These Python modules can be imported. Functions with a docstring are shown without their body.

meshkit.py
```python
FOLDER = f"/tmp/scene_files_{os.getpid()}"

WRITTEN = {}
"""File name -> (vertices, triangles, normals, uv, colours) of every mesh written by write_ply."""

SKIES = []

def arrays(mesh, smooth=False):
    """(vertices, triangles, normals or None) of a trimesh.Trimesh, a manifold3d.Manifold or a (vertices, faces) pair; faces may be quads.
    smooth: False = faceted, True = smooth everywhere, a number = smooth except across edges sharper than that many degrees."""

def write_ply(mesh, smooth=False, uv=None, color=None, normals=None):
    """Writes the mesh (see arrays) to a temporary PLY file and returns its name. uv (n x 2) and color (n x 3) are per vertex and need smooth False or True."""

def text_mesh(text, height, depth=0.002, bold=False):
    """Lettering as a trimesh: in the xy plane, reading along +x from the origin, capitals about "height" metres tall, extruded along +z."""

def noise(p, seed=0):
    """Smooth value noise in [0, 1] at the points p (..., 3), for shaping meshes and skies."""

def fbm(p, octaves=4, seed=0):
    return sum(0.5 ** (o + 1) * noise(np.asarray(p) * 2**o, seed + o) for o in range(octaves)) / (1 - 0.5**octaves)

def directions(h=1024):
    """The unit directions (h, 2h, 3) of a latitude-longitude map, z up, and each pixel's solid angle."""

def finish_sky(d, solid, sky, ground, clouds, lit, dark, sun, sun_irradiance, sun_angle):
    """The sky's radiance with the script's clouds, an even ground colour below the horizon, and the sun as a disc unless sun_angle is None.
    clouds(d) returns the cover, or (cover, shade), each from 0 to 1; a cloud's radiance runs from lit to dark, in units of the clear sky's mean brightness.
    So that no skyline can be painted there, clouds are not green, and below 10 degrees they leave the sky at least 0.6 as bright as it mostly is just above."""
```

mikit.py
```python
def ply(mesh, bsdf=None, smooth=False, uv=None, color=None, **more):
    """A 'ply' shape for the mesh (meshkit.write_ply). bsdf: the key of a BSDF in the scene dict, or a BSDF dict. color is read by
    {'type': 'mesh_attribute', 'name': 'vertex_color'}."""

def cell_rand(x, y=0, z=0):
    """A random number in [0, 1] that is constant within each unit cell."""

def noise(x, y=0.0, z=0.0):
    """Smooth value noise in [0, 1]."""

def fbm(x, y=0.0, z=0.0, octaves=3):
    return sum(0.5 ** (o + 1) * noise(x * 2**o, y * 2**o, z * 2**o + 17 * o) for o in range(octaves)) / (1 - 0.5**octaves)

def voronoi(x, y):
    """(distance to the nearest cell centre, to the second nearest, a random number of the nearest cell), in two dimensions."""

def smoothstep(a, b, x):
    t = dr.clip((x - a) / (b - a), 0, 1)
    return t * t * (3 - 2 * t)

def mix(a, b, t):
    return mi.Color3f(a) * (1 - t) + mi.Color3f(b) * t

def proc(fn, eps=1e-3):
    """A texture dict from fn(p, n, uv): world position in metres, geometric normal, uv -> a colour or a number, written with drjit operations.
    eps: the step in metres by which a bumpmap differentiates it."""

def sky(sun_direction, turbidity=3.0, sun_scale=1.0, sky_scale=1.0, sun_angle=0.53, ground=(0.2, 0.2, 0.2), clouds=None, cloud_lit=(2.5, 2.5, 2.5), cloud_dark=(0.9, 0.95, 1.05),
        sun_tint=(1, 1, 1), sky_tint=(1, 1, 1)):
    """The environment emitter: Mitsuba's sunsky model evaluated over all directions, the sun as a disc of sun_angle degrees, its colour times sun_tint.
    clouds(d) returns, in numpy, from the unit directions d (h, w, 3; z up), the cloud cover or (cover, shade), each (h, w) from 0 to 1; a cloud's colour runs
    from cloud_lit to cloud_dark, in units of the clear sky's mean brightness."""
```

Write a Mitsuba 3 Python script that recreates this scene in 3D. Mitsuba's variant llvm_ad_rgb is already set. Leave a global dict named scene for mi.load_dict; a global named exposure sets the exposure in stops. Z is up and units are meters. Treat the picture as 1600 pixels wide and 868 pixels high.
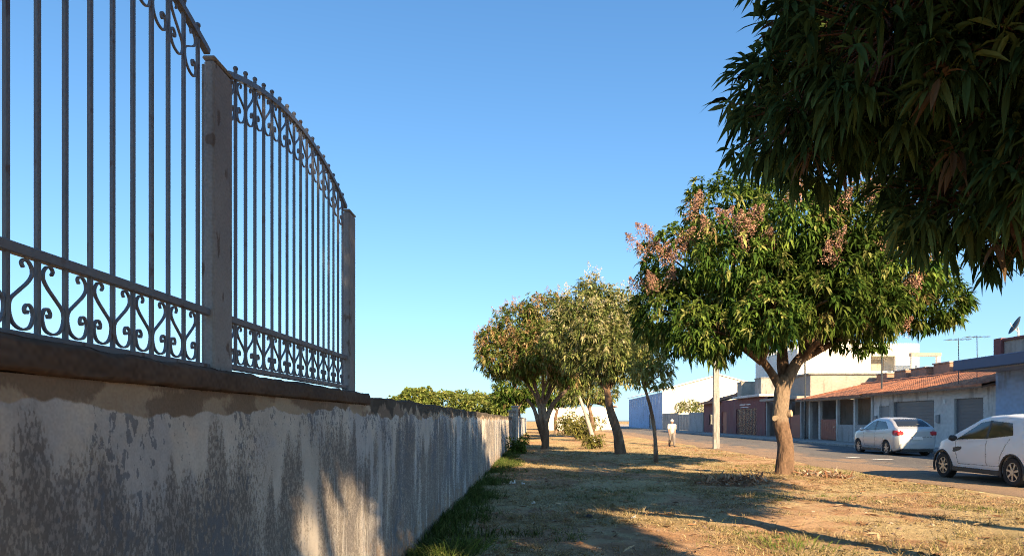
import math, numpy as np, trimesh, mitsuba as mi, drjit as dr
import manifold3d as m3
from shapely.geometry import Polygon, box as sbox
from shapely.ops import unary_union
import mikit, meshkit
from mikit import proc, fbm, noise, smoothstep, mix, voronoi, cell_rand
T = mi.ScalarTransform4f
scene, labels = {}, {}

# ------------------------------------------------------------------ camera, sky, exposure
EYE = 1.45
scene['camera'] = {'type': 'perspective', 'fov': 72.05, 'fov_axis': 'x', 'near_clip': 0.05, 'far_clip': 3000.0,
                   'principal_point_offset_x': -0.02375, 'principal_point_offset_y': -0.257,
                   'to_world': T().look_at(origin=[0, 0, EYE], target=[0, 10, EYE], up=[0, 0, 1])}
SUN_EL, SUN_AZ = math.radians(22), math.radians(21)      # azimuth: to the right of straight behind the camera
SUN = np.array([math.sin(SUN_AZ) * math.cos(SUN_EL), -math.cos(SUN_AZ) * math.cos(SUN_EL), math.sin(SUN_EL)])
scene['sky'] = mikit.sky(SUN.tolist(), turbidity=2.6, sun_scale=2.0, sky_scale=1.35, sky_tint=(0.66, 0.98, 1.26),
                          clouds=lambda d: 0.42 * np.exp(-np.maximum(np.degrees(np.arcsin(np.clip(d[..., 2], -1, 1))), 0) / 6.5), cloud_lit=(2.0, 2.1, 2.15))
labels['sky'] = {'kind': 'structure'}
exposure = 2.3

# ------------------------------------------------------------------ helpers
def mb(v, f):
    return trimesh.Trimesh(np.asarray(v, float), np.asarray(f, int), process=False)

def cat(ms):
    return trimesh.util.concatenate(ms)

def add(key, mesh, mat, smooth=False, **kw):
    if key in scene:
        k = 1
        while f'{key}_{k:03d}' in scene: k += 1
        key = f'{key}_{k:03d}'
    scene[key] = mikit.ply(mesh, mat, smooth=smooth, **kw)
    return key

_used = set()
def thing(name, label=None, cat_=None, group=None, kind=None):
    key, k = name, 0
    while key in _used:
        k += 1; key = f'{name}_{k:03d}'
    _used.add(key)
    d = {}
    if label: d['label'] = label
    if cat_: d['category'] = cat_
    if group: d['group'] = group
    if kind: d['kind'] = kind
    labels[key] = d
    return key

def bx(x0, x1, y0, y1, z0, z1, bev=0.0):
    if bev <= 0:
        b = trimesh.creation.box((abs(x1 - x0), abs(y1 - y0), abs(z1 - z0)))
        b.apply_translation(((x0 + x1) / 2, (y0 + y1) / 2, (z0 + z1) / 2)); return b
    pts = []
    for sx in (0, 1):
        for sy in (0, 1):
            for sz in (0, 1):
                c = np.array([(x0, x1)[sx], (y0, y1)[sy], (z0, z1)[sz]], float)
                d = np.array([1 - 2 * sx, 1 - 2 * sy, 1 - 2 * sz]) * bev
                for a in range(3):
                    q = c.copy()
                    for b_ in range(3):
                        if b_ != a: q[b_] += d[b_]
                    pts.append(q)
    return trimesh.convex.convex_hull(np.array(pts))

def tube(points, radii, sides=8, caps=True):
    p = np.asarray(points, float); n = len(p)
    r = np.broadcast_to(radii, (n,))
    t = np.gradient(p, axis=0); t /= np.linalg.norm(t, axis=1, keepdims=True) + 1e-12
    ref = np.array([0.13, 0.99, 0.05]) if abs(t[0][1]) < 0.9 else np.array([1.0, 0.1, 0.1])
    a = np.zeros_like(p); cur = ref
    for i in range(n):
        cur = cur - t[i] * cur.dot(t[i]); cur /= np.linalg.norm(cur); a[i] = cur
    b = np.cross(t, a); ang = np.arange(sides) * 2 * np.pi / sides
    v = (p[:, None] + r[:, None, None] * (np.cos(ang)[None, :, None] * a[:, None] + np.sin(ang)[None, :, None] * b[:, None])).reshape(-1, 3)
    f = []
    for i in range(n - 1):
        for j in range(sides):
            q = [i * sides + j, i * sides + (j + 1) % sides, (i + 1) * sides + (j + 1) % sides, (i + 1) * sides + j]
            f += [[q[0], q[1], q[2]], [q[0], q[2], q[3]]]
    if caps:
        v = np.vstack([v, p[0], p[-1]]); c0, c1 = len(v) - 2, len(v) - 1
        for j in range(sides):
            f += [[c0, (j + 1) % sides, j], [c1, (n - 1) * sides + j, (n - 1) * sides + (j + 1) % sides]]
    return mb(v, f)

def catmull(pts, k=6):
    p = np.asarray(pts, float); p = np.vstack([2 * p[0] - p[1], p, 2 * p[-1] - p[-2]]); out = []
    for i in range(1, len(p) - 2):
        for u in np.arange(k) / k:
            a, b, c, d = p[i - 1], p[i], p[i + 1], p[i + 2]
            out.append(0.5 * (2 * b + (c - a) * u + (2 * a - 5 * b + 4 * c - d) * u * u + (3 * b - a - 3 * c + d) * u ** 3))
    out.append(p[-2]); return np.array(out)

def facade(poly, x0, thick):
    """a polygon in (y, z) extruded from x0 by thick along +x"""
    ms = []
    for g in getattr(poly, 'geoms', [poly]):
        m = trimesh.creation.extrude_polygon(g, abs(thick), engine='earcut')
        v = m.vertices.copy()
        m.vertices = np.stack([v[:, 2] + min(x0, x0 + thick), v[:, 0], v[:, 1]], 1); ms.append(m)
    m = cat(ms)
    if m.volume < 0: m.invert()
    return m

def facade_y(poly, y0, thick):
    """a polygon in (x, z) extruded from y0 along +y"""
    m = trimesh.creation.extrude_polygon(poly, thick, engine='earcut')
    v = m.vertices.copy(); m.vertices = np.stack([v[:, 0], v[:, 2] + y0, v[:, 1]], 1)
    if m.volume < 0: m.invert()
    return m

# ------------------------------------------------------------------ materials
def mat(name, d): scene[name] = d; return name
def two(d): return {'type': 'twosided', 'bsdf': d}
def rgb(*c): return {'type': 'rgb', 'value': list(c)}
def princ(col, rough=0.6, **k):
    return two({'type': 'principled', 'base_color': rgb(*col) if isinstance(col, (tuple, list)) else col, 'roughness': rough, **k})
def bumped(d, fn, eps=2e-3, scale=1.0): return two({'type': 'bumpmap', 'arbitrary': proc(fn, eps), 'scale': scale, 'bsdf': d['bsdf']})

def f_ground(p, n, uv):
    a = fbm(p.x * 0.55, p.y * 0.55, 3.0, 4); b = fbm(p.x * 3.1, p.y * 3.1, 9.0, 4); c = noise(p.x * 38, p.y * 38, 1.0); d = noise(p.x * 120, p.y * 120, 4.0)
    soil = mix((0.25, 0.148, 0.083), (0.34, 0.222, 0.133), smoothstep(0.3, 0.7, b))
    straw = mix((0.27, 0.203, 0.108), (0.36, 0.28, 0.158), c)
    col = mix(soil, straw, smoothstep(0.40, 0.60, a + 0.35 * (b - 0.5)))
    col = mix(col, (0.17, 0.14, 0.06), 0.5 * smoothstep(0.58, 0.72, fbm(p.x * 0.9 + 7, p.y * 0.6, 2.0, 4) + 0.25 * (c - 0.5)))
    return col * (0.80 + 0.22 * c + 0.2 * d)
mat('mat_ground', bumped(princ(proc(f_ground), 0.95, specular=0.15), lambda p, n, uv: 0.03 * fbm(p.x * 6, p.y * 6, 0.0, 3) + 0.012 * noise(p.x * 45, p.y * 45) + 0.005 * noise(p.x * 130, p.y * 130)))
def f_road(p, n, uv):
    b = fbm(p.x * 0.8, p.y * 0.25, 2.0, 4); c = noise(p.x * 60, p.y * 60); e = fbm(p.x * 2.5, p.y * 1.0, 5.0, 4)
    dust = smoothstep(0.35, 0.75, e + (11.6 - p.x) * 0.24)
    col = mix((0.085, 0.08, 0.078), (0.13, 0.12, 0.112), b)
    col = mix(col, (0.23, 0.155, 0.10), 0.85 * dr.clip(dust, 0, 1))
    crack = dr.abs(fbm(p.x * 0.7, p.y * 0.35, 11.0, 4) - 0.5)
    col = col * (0.55 + 0.45 * smoothstep(0.0, 0.012, crack))
    return col * (0.8 + 0.4 * c)
mat('mat_road', bumped(princ(proc(f_road), 0.85, specular=0.3), lambda p, n, uv: 0.004 * noise(p.x * 70, p.y * 70)))
def f_pave(p, n, uv):
    b = fbm(p.x * 1.5, p.y * 1.5, 1.0, 4)
    return mix((0.17, 0.155, 0.145), (0.29, 0.26, 0.23), b) * (0.85 + 0.3 * noise(p.x * 40, p.y * 40))
mat('mat_pave', princ(proc(f_pave), 0.9))

def f_wall(p, n, uv):
    y, z = p.y, p.z
    big = fbm(y * 0.9, z * 1.1, 3.0, 4); fine = fbm(y * 9, z * 9, 1.0, 4); speck = fbm(y * 120, z * 66, 7.0, 4); grit = noise(y * 150, z * 150, 5.0)
    plaster = mix((0.40, 0.355, 0.315), (0.56, 0.505, 0.45), fbm(y * 2.3, z * 1.6, 6.0, 4))
    plaster = mix(plaster, (0.28, 0.29, 0.325), 0.5 * smoothstep(0.50, 0.62, fbm(y * 1.3 + 5, z * 1.1, 8.0, 4) + 0.2 * (fine - 0.5)))
    # bare render below the coping where the coat has come off, with a ragged edge
    edge = 1.49 + 0.16 * (fbm(y * 2.2, 0.0, 4.0, 4) - 0.5) + 0.05 * (fine - 0.5)
    bare = smoothstep(0.0, 0.010, z - edge)
    tan = mix((0.27, 0.20, 0.145), (0.42, 0.34, 0.26), fbm(y * 4, z * 9, 2.0, 4))
    tan = mix(tan, (0.14, 0.095, 0.07), 0.7 * smoothstep(0.47, 0.58, fbm(y * 3, z * 8, 25.0, 4) + 0.12 * (speck - 0.5)))
    # black mould: grains that crowd together in runs below a ragged line
    top = 1.27 + 0.25 * smoothstep(5.6, 6.5, y) + 0.8 * (fbm(y * 1.1, 1.0, 15.0, 3) - 0.5) + 0.45 * (fbm(y * 8, 1.0, 21.0, 3) - 0.5)
    run = fbm(y * 6.5 + 0.5 * fine, z * 0.9, 12.0, 5)
    crowd = smoothstep(-0.02, 0.22, top - z) * smoothstep(0.26, 0.62, run + 0.5 * (big - 0.45))
    grain = smoothstep(0.46 - 0.16 * crowd, 0.74 - 0.16 * crowd, speck)
    col = mix(plaster, (0.15, 0.128, 0.118), 0.66 * crowd * (0.5 + 0.8 * fine))
    col = mix(col, (0.065, 0.056, 0.053), 0.55 * grain * smoothstep(0.02, 0.3, crowd + 0.25 * smoothstep(0.55, 0.7, big)))
    # flaked spots showing an older blue grey coat
    fl = smoothstep(0.68, 0.74, fbm(y * 52, z * 30, 18.0, 4) + 1.3 * (fbm(y * 1.7, z * 1.2, 22.0, 3) - 0.5))
    col = mix(col, mix((0.06, 0.068, 0.085), (0.15, 0.17, 0.21), speck), 0.7 * fl)
    splash = smoothstep(0.42, 0.60, fbm(y * 14, z * 14, 51.0, 4) + 0.9 * (0.18 - z))
    col = mix(col, (0.24, 0.155, 0.095), 0.6 * splash)      # red soil splashed up at the foot
    # pale lime runs and hairline cracks
    cx = y * 13 + 0.7 * (noise(z * 2.2, dr.floor(y * 13)) - 0.5); cid = dr.floor(cx); off = dr.abs(cx - cid - 0.5)
    lime = dr.select(cell_rand(cid, 3) > 0.72, 1.0, 0.0) * smoothstep(0.14, 0.05, off) * smoothstep(0.0, 0.3, 0.5 + cell_rand(cid, 5) - z) * smoothstep(0.35, 0.55, noise(z * 5, cid))
    col = mix(col, (0.46, 0.44, 0.42), 0.55 * lime * (1 - bare))
    col = mix(col, tan, bare)
    # past the coping the bare top of the wall is black with mould
    far = smoothstep(5.63, 5.66, y) * smoothstep(0.0, 0.03, z - 1.56 + 0.22 * (fbm(y * 6, 0.0, 9.0, 4) - 0.4))
    col = mix(col, (0.05, 0.045, 0.04), 0.85 * far)
    return col * (0.80 + 0.22 * fine + 0.18 * grit)
mat('mat_wall', bumped(princ(proc(f_wall), 0.92, specular=0.2), lambda p, n, uv: 0.012 * fbm(p.y * 5, p.z * 4, 1.0, 4) + 0.007 * fbm(p.y * 34, p.z * 22, 2.0, 4)))
def f_cap(p, n, uv):
    b = fbm(p.x * 3, p.y * 3, p.z * 6, 4)
    return mix((0.05, 0.036, 0.029), (0.135, 0.088, 0.062), b) * (0.75 + 0.5 * noise(p.x * 60, p.y * 60, p.z * 60))
mat('mat_cap', bumped(princ(proc(f_cap), 0.9, specular=0.2), lambda p, n, uv: 0.012 * fbm(p.x * 20, p.y * 12, p.z * 20, 3)))
def f_conc(p, n, uv):
    b = fbm(p.x * 3, p.y * 3, p.z * 2, 4); s = fbm(p.x * 16, p.y * 16, p.z * 1.5, 3)
    col = mix((0.22, 0.215, 0.20), (0.36, 0.345, 0.32), b)
    col = mix(col, (0.12, 0.11, 0.10), 0.6 * smoothstep(0.55, 0.72, s))
    return col * (0.85 + 0.3 * noise(p.x * 90, p.y * 90, p.z * 90))
mat('mat_concrete', bumped(princ(proc(f_conc), 0.9), lambda p, n, uv: 0.004 * fbm(p.x * 25, p.y * 25, p.z * 25, 3)))
def f_post(p, n, uv):
    b = fbm(p.x * 5, p.y * 5, p.z * 2.2, 4); s = fbm(p.x * 20, p.y * 22, p.z * 9, 3)
    col = mix((0.17, 0.165, 0.168), (0.27, 0.262, 0.258), b)
    col = mix(col, (0.10, 0.07, 0.055), 0.8 * smoothstep(0.66, 0.74, s))
    return col * (0.85 + 0.3 * noise(p.x * 120, p.y * 120, p.z * 120))
mat('mat_post', bumped(princ(proc(f_post), 0.85), lambda p, n, uv: 0.0015 * fbm(p.x * 30, p.y * 30, p.z * 30, 3)))
def f_iron(p, n, uv):
    b = fbm(p.x * 12, p.y * 12, p.z * 7, 4); r = fbm(p.x * 30, p.y * 30, p.z * 16, 3)
    col = mix((0.092, 0.100, 0.122), (0.150, 0.155, 0.175), b)
    return mix(col, (0.085, 0.05, 0.04), 0.8 * smoothstep(0.64, 0.74, r))
mat('mat_iron', princ(proc(f_iron), 0.5, specular=0.5))
def f_bark(p, n, uv):
    b = fbm(p.x * 9, p.y * 9, p.z * 2.6, 4); l = fbm(p.x * 2, p.y * 2, p.z * 1.1, 3)
    col = mix((0.075, 0.045, 0.03), (0.25, 0.155, 0.10), b)
    col = mix(col, (0.30, 0.24, 0.18), 0.45 * smoothstep(0.52, 0.64, l))
    return col * (0.75 + 0.5 * noise(p.x * 50, p.y * 50, p.z * 25))
mat('mat_bark', bumped(princ(proc(f_bark), 0.9, specular=0.2), lambda p, n, uv: 0.05 * fbm(p.x * 16, p.y * 16, p.z * 5, 5)))
def f_bark_pale(p, n, uv):
    b = fbm(p.x * 5, p.y * 5, p.z * 1.6, 4)
    return mix((0.30, 0.25, 0.21), (0.52, 0.46, 0.40), b) * (0.8 + 0.4 * noise(p.x * 30, p.y * 30, p.z * 15))
mat('mat_bark_pale', princ(proc(f_bark_pale), 0.9))
VC = {'type': 'mesh_attribute', 'name': 'vertex_color'}
mat('mat_leaf', {'type': 'principledthin', 'base_color': VC, 'roughness': 0.42, 'diff_trans': 0.55, 'eta': 1.4, 'spec_trans': 0.0})
mat('mat_dry', two({'type': 'diffuse', 'reflectance': VC}))
def f_tile(p, n, uv):
    b = cell_rand(dr.floor(p.x / 0.38), dr.floor(p.y / 0.21)); s = fbm(p.x * 0.7, p.y * 0.7, 2.0, 4)
    col = mix((0.30, 0.115, 0.06), (0.50, 0.215, 0.115), b)
    return mix(col, (0.15, 0.085, 0.065), 0.7 * smoothstep(0.5, 0.68, s)) * (0.8 + 0.4 * noise(p.x * 12, p.y * 12))
mat('mat_tile', princ(proc(f_tile), 0.85))
def plaster_fn(c0, c1, dirt=(0.16, 0.14, 0.12), amount=0.5):
    def fn(p, n, uv):
        b = fbm(p.x * 0.8, p.y * 0.8, p.z * 0.8, 4); s = fbm(p.x * 3.5, p.y * 3.5, p.z * 0.5, 4)
        col = mix(c0, c1, b)
        return mix(col, dirt, amount * smoothstep(0.55, 0.75, s)) * (0.9 + 0.2 * noise(p.x * 9, p.y * 9, p.z * 9))
    return proc(fn)
mat('mat_white', princ(plaster_fn((0.52, 0.50, 0.47), (0.66, 0.64, 0.60)), 0.9))
mat('mat_cream', princ(plaster_fn((0.70, 0.66, 0.58), (0.80, 0.77, 0.70), amount=0.15), 0.9))
mat('mat_bluewall', princ(plaster_fn((0.30, 0.40, 0.56), (0.38, 0.48, 0.63)), 0.9))
mat('mat_greywall', princ(plaster_fn((0.27, 0.265, 0.26), (0.38, 0.37, 0.36)), 0.9))
mat('mat_maroon', princ(plaster_fn((0.15, 0.055, 0.055), (0.23, 0.09, 0.085)), 0.85))
mat('mat_taupe', princ(plaster_fn((0.30, 0.26, 0.22), (0.40, 0.35, 0.30)), 0.9))
mat('mat_slab_blue', princ((0.075, 0.11, 0.18), 0.7))
mat('mat_redwood', princ((0.28, 0.085, 0.055), 0.6))
mat('mat_darkmetal', princ((0.045, 0.05, 0.055), 0.45))
mat('mat_gatemetal', princ((0.20, 0.21, 0.22), 0.5))
mat('mat_shutter', princ((0.10, 0.11, 0.125), 0.45))
mat('mat_darkwall', princ(plaster_fn((0.26, 0.23, 0.20), (0.34, 0.30, 0.27)), 0.9)); mat('mat_rafters', princ((0.22, 0.15, 0.10), 0.85))
mat('mat_glass', princ((0.02, 0.025, 0.03), 0.06, specular=0.8))
mat('mat_steel', princ((0.35, 0.35, 0.35), 0.35, metallic=0.8))
mat('mat_paint_white', princ((0.80, 0.81, 0.83), 0.35, clearcoat=1.0, clearcoat_gloss=0.95, specular=0.5))
mat('mat_paint_silver', princ((0.52, 0.53, 0.54), 0.30, metallic=0.45, clearcoat=1.0, clearcoat_gloss=0.95))
mat('mat_tyre', princ((0.022, 0.022, 0.023), 0.8))
mat('mat_trim', princ((0.03, 0.03, 0.032), 0.5))
mat('mat_rim', princ((0.50, 0.51, 0.52), 0.3, metallic=0.85))
mat('mat_taillight', princ((0.42, 0.018, 0.022), 0.12, clearcoat=1.0, specular=0.6))
mat('mat_lamp', princ((0.70, 0.70, 0.70), 0.1, specular=0.8))
mat('mat_marking', princ((0.42, 0.41, 0.39), 0.8))
mat('mat_wood_cut', princ((0.48, 0.35, 0.22), 0.85))
mat('mat_skin', princ((0.32, 0.19, 0.13), 0.6)); mat('mat_cloth_pale', princ((0.60, 0.54, 0.47), 0.95)); mat('mat_cloth_trouser', princ((0.20, 0.175, 0.16), 0.95)); mat('mat_capwhite', princ((0.78, 0.76, 0.75), 0.9))
mat('mat_twig', princ((0.15, 0.075, 0.05), 0.8)); mat('mat_stone', princ((0.035, 0.03, 0.03), 0.8)); mat('mat_paper', princ((0.72, 0.71, 0.68), 0.8))
mat('mat_brick', princ(plaster_fn((0.28, 0.16, 0.11), (0.40, 0.24, 0.17)), 0.9))

# ------------------------------------------------------------------ ground, road, pavement
MID = np.array([6.05, 17.2])     # foot of the mango tree in the middle
def hgt(x, y):
    x, y = np.asarray(x, float), np.asarray(y, float)
    p = np.stack([x * 0.55, y * 0.55, x * 0 + 1.0], -1); q = np.stack([x * 2.6, y * 2.6, x * 0 + 5.0], -1)
    h = 0.10 * (meshkit.fbm(p, 3, 3) - 0.5) + 0.045 * (meshkit.fbm(q, 3, 8) - 0.5)
    h = h + 0.16 * np.exp(-(((x - MID[0]) / 1.7) ** 2 + ((y - MID[1]) / 1.9) ** 2)) + 0.09 * np.exp(-(((x - 3.5) / 1.0) ** 2 + ((y - 29) / 1.2) ** 2))
    edge = np.clip((9.6 + 0.5 * (meshkit.noise(np.stack([y * 0.5, y * 0 + 2.2, y * 0], -1)) - 0.5) - x) / 1.6, 0, 1)
    w = edge * edge * (3 - 2 * edge) * np.clip((x + 60) / 30, 0, 1) * np.clip((120 - y) / 40, 0, 1)
    return h * w - 0.035 * (1 - w)
gx = np.concatenate([[-900, -400, -150, -60, -20, -8, -4, -2.5], np.arange(-1.7, 10.3, 0.09), np.arange(10.4, 16, 0.5), [18, 22, 30, 50, 100, 250, 600, 900]])
gy = np.concatenate([[-300, -100, -40, -20, -10, -5], np.arange(-3, 6, 0.4), np.arange(6, 22, 0.09), np.arange(22, 45, 0.2), np.arange(45, 80, 0.8), [85, 95, 110, 130, 170, 250, 400, 700, 1500]])
X, Y = np.meshgrid(gx, gy)
Z = hgt(X, Y); nx, ny = len(gx), len(gy)
ii, jj = np.meshgrid(np.arange(ny - 1), np.arange(nx - 1), indexing='ij')
q = np.stack([ii * nx + jj, ii * nx + jj + 1, (ii + 1) * nx + jj + 1, (ii + 1) * nx + jj], -1).reshape(-1, 4)
add('ground', (np.stack([X, Y, Z], -1).reshape(-1, 3), q), 'mat_ground', smooth=True); labels['ground'] = {'kind': 'structure', 'label': 'dry sandy verge with straw coloured grass', }
# the asphalt: a sheet with a ragged edge towards the verge
ry = np.concatenate([np.arange(-60, 60, 0.35), np.arange(60, 320, 4)])
redge = 9.3 + 0.9 * (meshkit.fbm(np.stack([ry * 0.35, ry * 0 + 3, ry * 0], -1), 4, 2) - 0.5)
cols = [redge, redge + 0.25, redge + 1.5, ry * 0 + 13, ry * 0 + 15.5, ry * 0 + 17.5]
zz = [-0.03, 0.004, 0.014, 0.03, 0.022, 0.0]
V = np.stack([np.stack([c, ry, ry * 0 + z], -1) for c, z in zip(cols, zz)], 1); k = len(cols); n_ = len(ry)
ii, jj = np.meshgrid(np.arange(n_ - 1), np.arange(k - 1), indexing='ij')
add('road', (V.reshape(-1, 3), np.stack([ii * k + jj, ii * k + jj + 1, (ii + 1) * k + jj + 1, (ii + 1) * k + jj], -1).reshape(-1, 4)), 'mat_road', smooth=True); labels['road'] = {'kind': 'structure'}
add('pavement__slab', bx(17.62, 34, -40, 300, -0.3, 0.125), 'mat_pave'); labels['pavement'] = {'kind': 'structure'}
for i, y0 in enumerate(np.arange(18, 90, 1.0)):
    add('pavement__kerb_stone', bx(17.47, 17.617, y0 + 0.006, y0 + 0.994, -0.3, 0.13, 0.012), 'mat_concrete')
add('pavement__far_kerb', bx(17.47, 17.617, 90, 300, -0.3, 0.13), 'mat_concrete'); add('pavement__near_kerb', bx(17.47, 17.617, -40, 18, -0.3, 0.13), 'mat_concrete')
def mark(x, y, w, l, seed):
    r = np.random.default_rng(seed); a = np.linspace(0, 2 * np.pi, 22)[:-1]
    c = np.sign(np.cos(a)) * np.abs(np.cos(a)) ** 0.6 * w / 2 * (1 + r.normal(0, 0.12, 21)); s = np.sign(np.sin(a)) * np.abs(np.sin(a)) ** 0.6 * l / 2 * (1 + r.normal(0, 0.08, 21))
    zr = np.interp(x, [9.5, 10.8, 13, 15.5, 17.5], [0.004, 0.014, 0.03, 0.022, 0.0]) + 0.005
    return mb(np.vstack([np.stack([x + c, y + s, 0 * c + zr], -1), [[x, y, zr]]]), [[i, (i + 1) % 21, 21] for i in range(21)])
for i, (x, y, w, l) in enumerate([(12.3, 27.4, 0.45, 0.6), (12.75, 25.9, 0.7, 0.5)]):
    add('road__paint_mark', mark(x, y, w, l, i), 'mat_marking')

# ------------------------------------------------------------------ the wall on the left
WX = -1.36
def wall_section(y0, y1, ztop, seed, ragged=0.0, step=0.035):
    yy = np.arange(y0, y1, step); yy = np.append(yy, y1)
    rows = np.concatenate([np.linspace(-0.25, 0.0, 3)[:-1], np.linspace(0, 1, 44)])
    YY, R = np.meshgrid(yy, rows, indexing='ij')
    tz = ztop + ragged * (meshkit.fbm(np.stack([yy * 2.1, yy * 0 + seed, yy * 0], -1), 4, seed) - 0.5)
    ZZ = np.where(R < 0, R, R * tz[:, None])
    bump = 0.022 * (meshkit.fbm(np.stack([YY * 1.3, ZZ * 1.3, YY * 0 + seed], -1), 4, 3) - 0.5)
    edge = 1.49 + 0.16 * (meshkit.fbm(np.stack([YY * 2.2, YY * 0, YY * 0 + 4], -1), 4, 5) - 0.5)
    bump -= 0.006 * (ZZ > edge)
    XX = WX + bump
    n, k = XX.shape
    F = np.stack([XX, YY, ZZ], -1).reshape(-1, 3); B = np.stack([XX * 0 + WX - 0.17, YY, ZZ], -1).reshape(-1, 3)
    ii, jj = np.meshgrid(np.arange(n - 1), np.arange(k - 1), indexing='ij')
    f = np.stack([ii * k + jj, (ii + 1) * k + jj, (ii + 1) * k + jj + 1, ii * k + jj + 1], -1).reshape(-1, 4)
    o = n * k; f2 = f[:, ::-1] + o
    i = np.arange(n - 1); top = np.stack([i * k + k - 1, (i + 1) * k + k - 1, (i + 1) * k + k - 1 + o, i * k + k - 1 + o], -1)
    j = np.arange(k - 1); e0 = np.stack([j, j + 1, j + 1 + o, j + o], -1); e1 = np.stack([j + (n - 1) * k, j + 1 + (n - 1) * k, j + 1 + (n - 1) * k + o, j + (n - 1) * k + o], -1)[:, ::-1]
    return np.vstack([F, B]), np.vstack([f, f2, top, e0, e1])
t = thing('boundary_wall', 'long stained plaster wall with black mould streaks along the left of the verge', 'wall')
add(t + '__near_section', wall_section(-6, 5.605, 1.575, 1), 'mat_wall', smooth=40)
add(t + '__far_section', wall_section(5.63, 39, 1.655, 2, 0.05, 0.06), 'mat_wall', smooth=40)
labels[t + '__far_section'] = {'label': 'uncapped stretch of the wall with a mould black top'}
def coping(y0, y1, x0, x1, z0, z1, seed):
    yy = np.arange(y0, y1 + 1e-6, 0.03); rng = np.random.default_rng(seed)
    nz = lambda s, a: a * (meshkit.fbm(np.stack([yy * 9, yy * 0 + s, yy * 0], -1), 4, seed) - 0.5)
    ring = []
    for (x, z, s) in ((x0, z0, 1), (x1 - 0.008, z0, 2), (x1, z0 + 0.012, 3), (x1, z1 - 0.02, 4), (x1 - 0.016, z1, 5), (x0, z1, 6)):
        ring.append(np.stack([x + nz(s, 0.02), yy, z + nz(s + 10, 0.018)], -1))
    V = np.stack(ring, 1); n, k = V.shape[:2]
    ii, jj = np.meshgrid(np.arange(n - 1), np.arange(k), indexing='ij')
    f = np.stack([ii * k + jj, (ii + 1) * k + jj, (ii + 1) * k + (jj + 1) % k, ii * k + (jj + 1) % k], -1).reshape(-1, 4)
    caps = [[0, 1, 2, 3], [0, 3, 4, 5]]; f = np.vstack([f, caps, np.array(caps)[:, ::-1] + (n - 1) * k])
    return V.reshape(-1, 3), f
add(t + '__coping', coping(-6, 5.66, WX - 0.21, WX + 0.03, 1.577, 1.668, 4), 'mat_cap', smooth=35)
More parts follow.
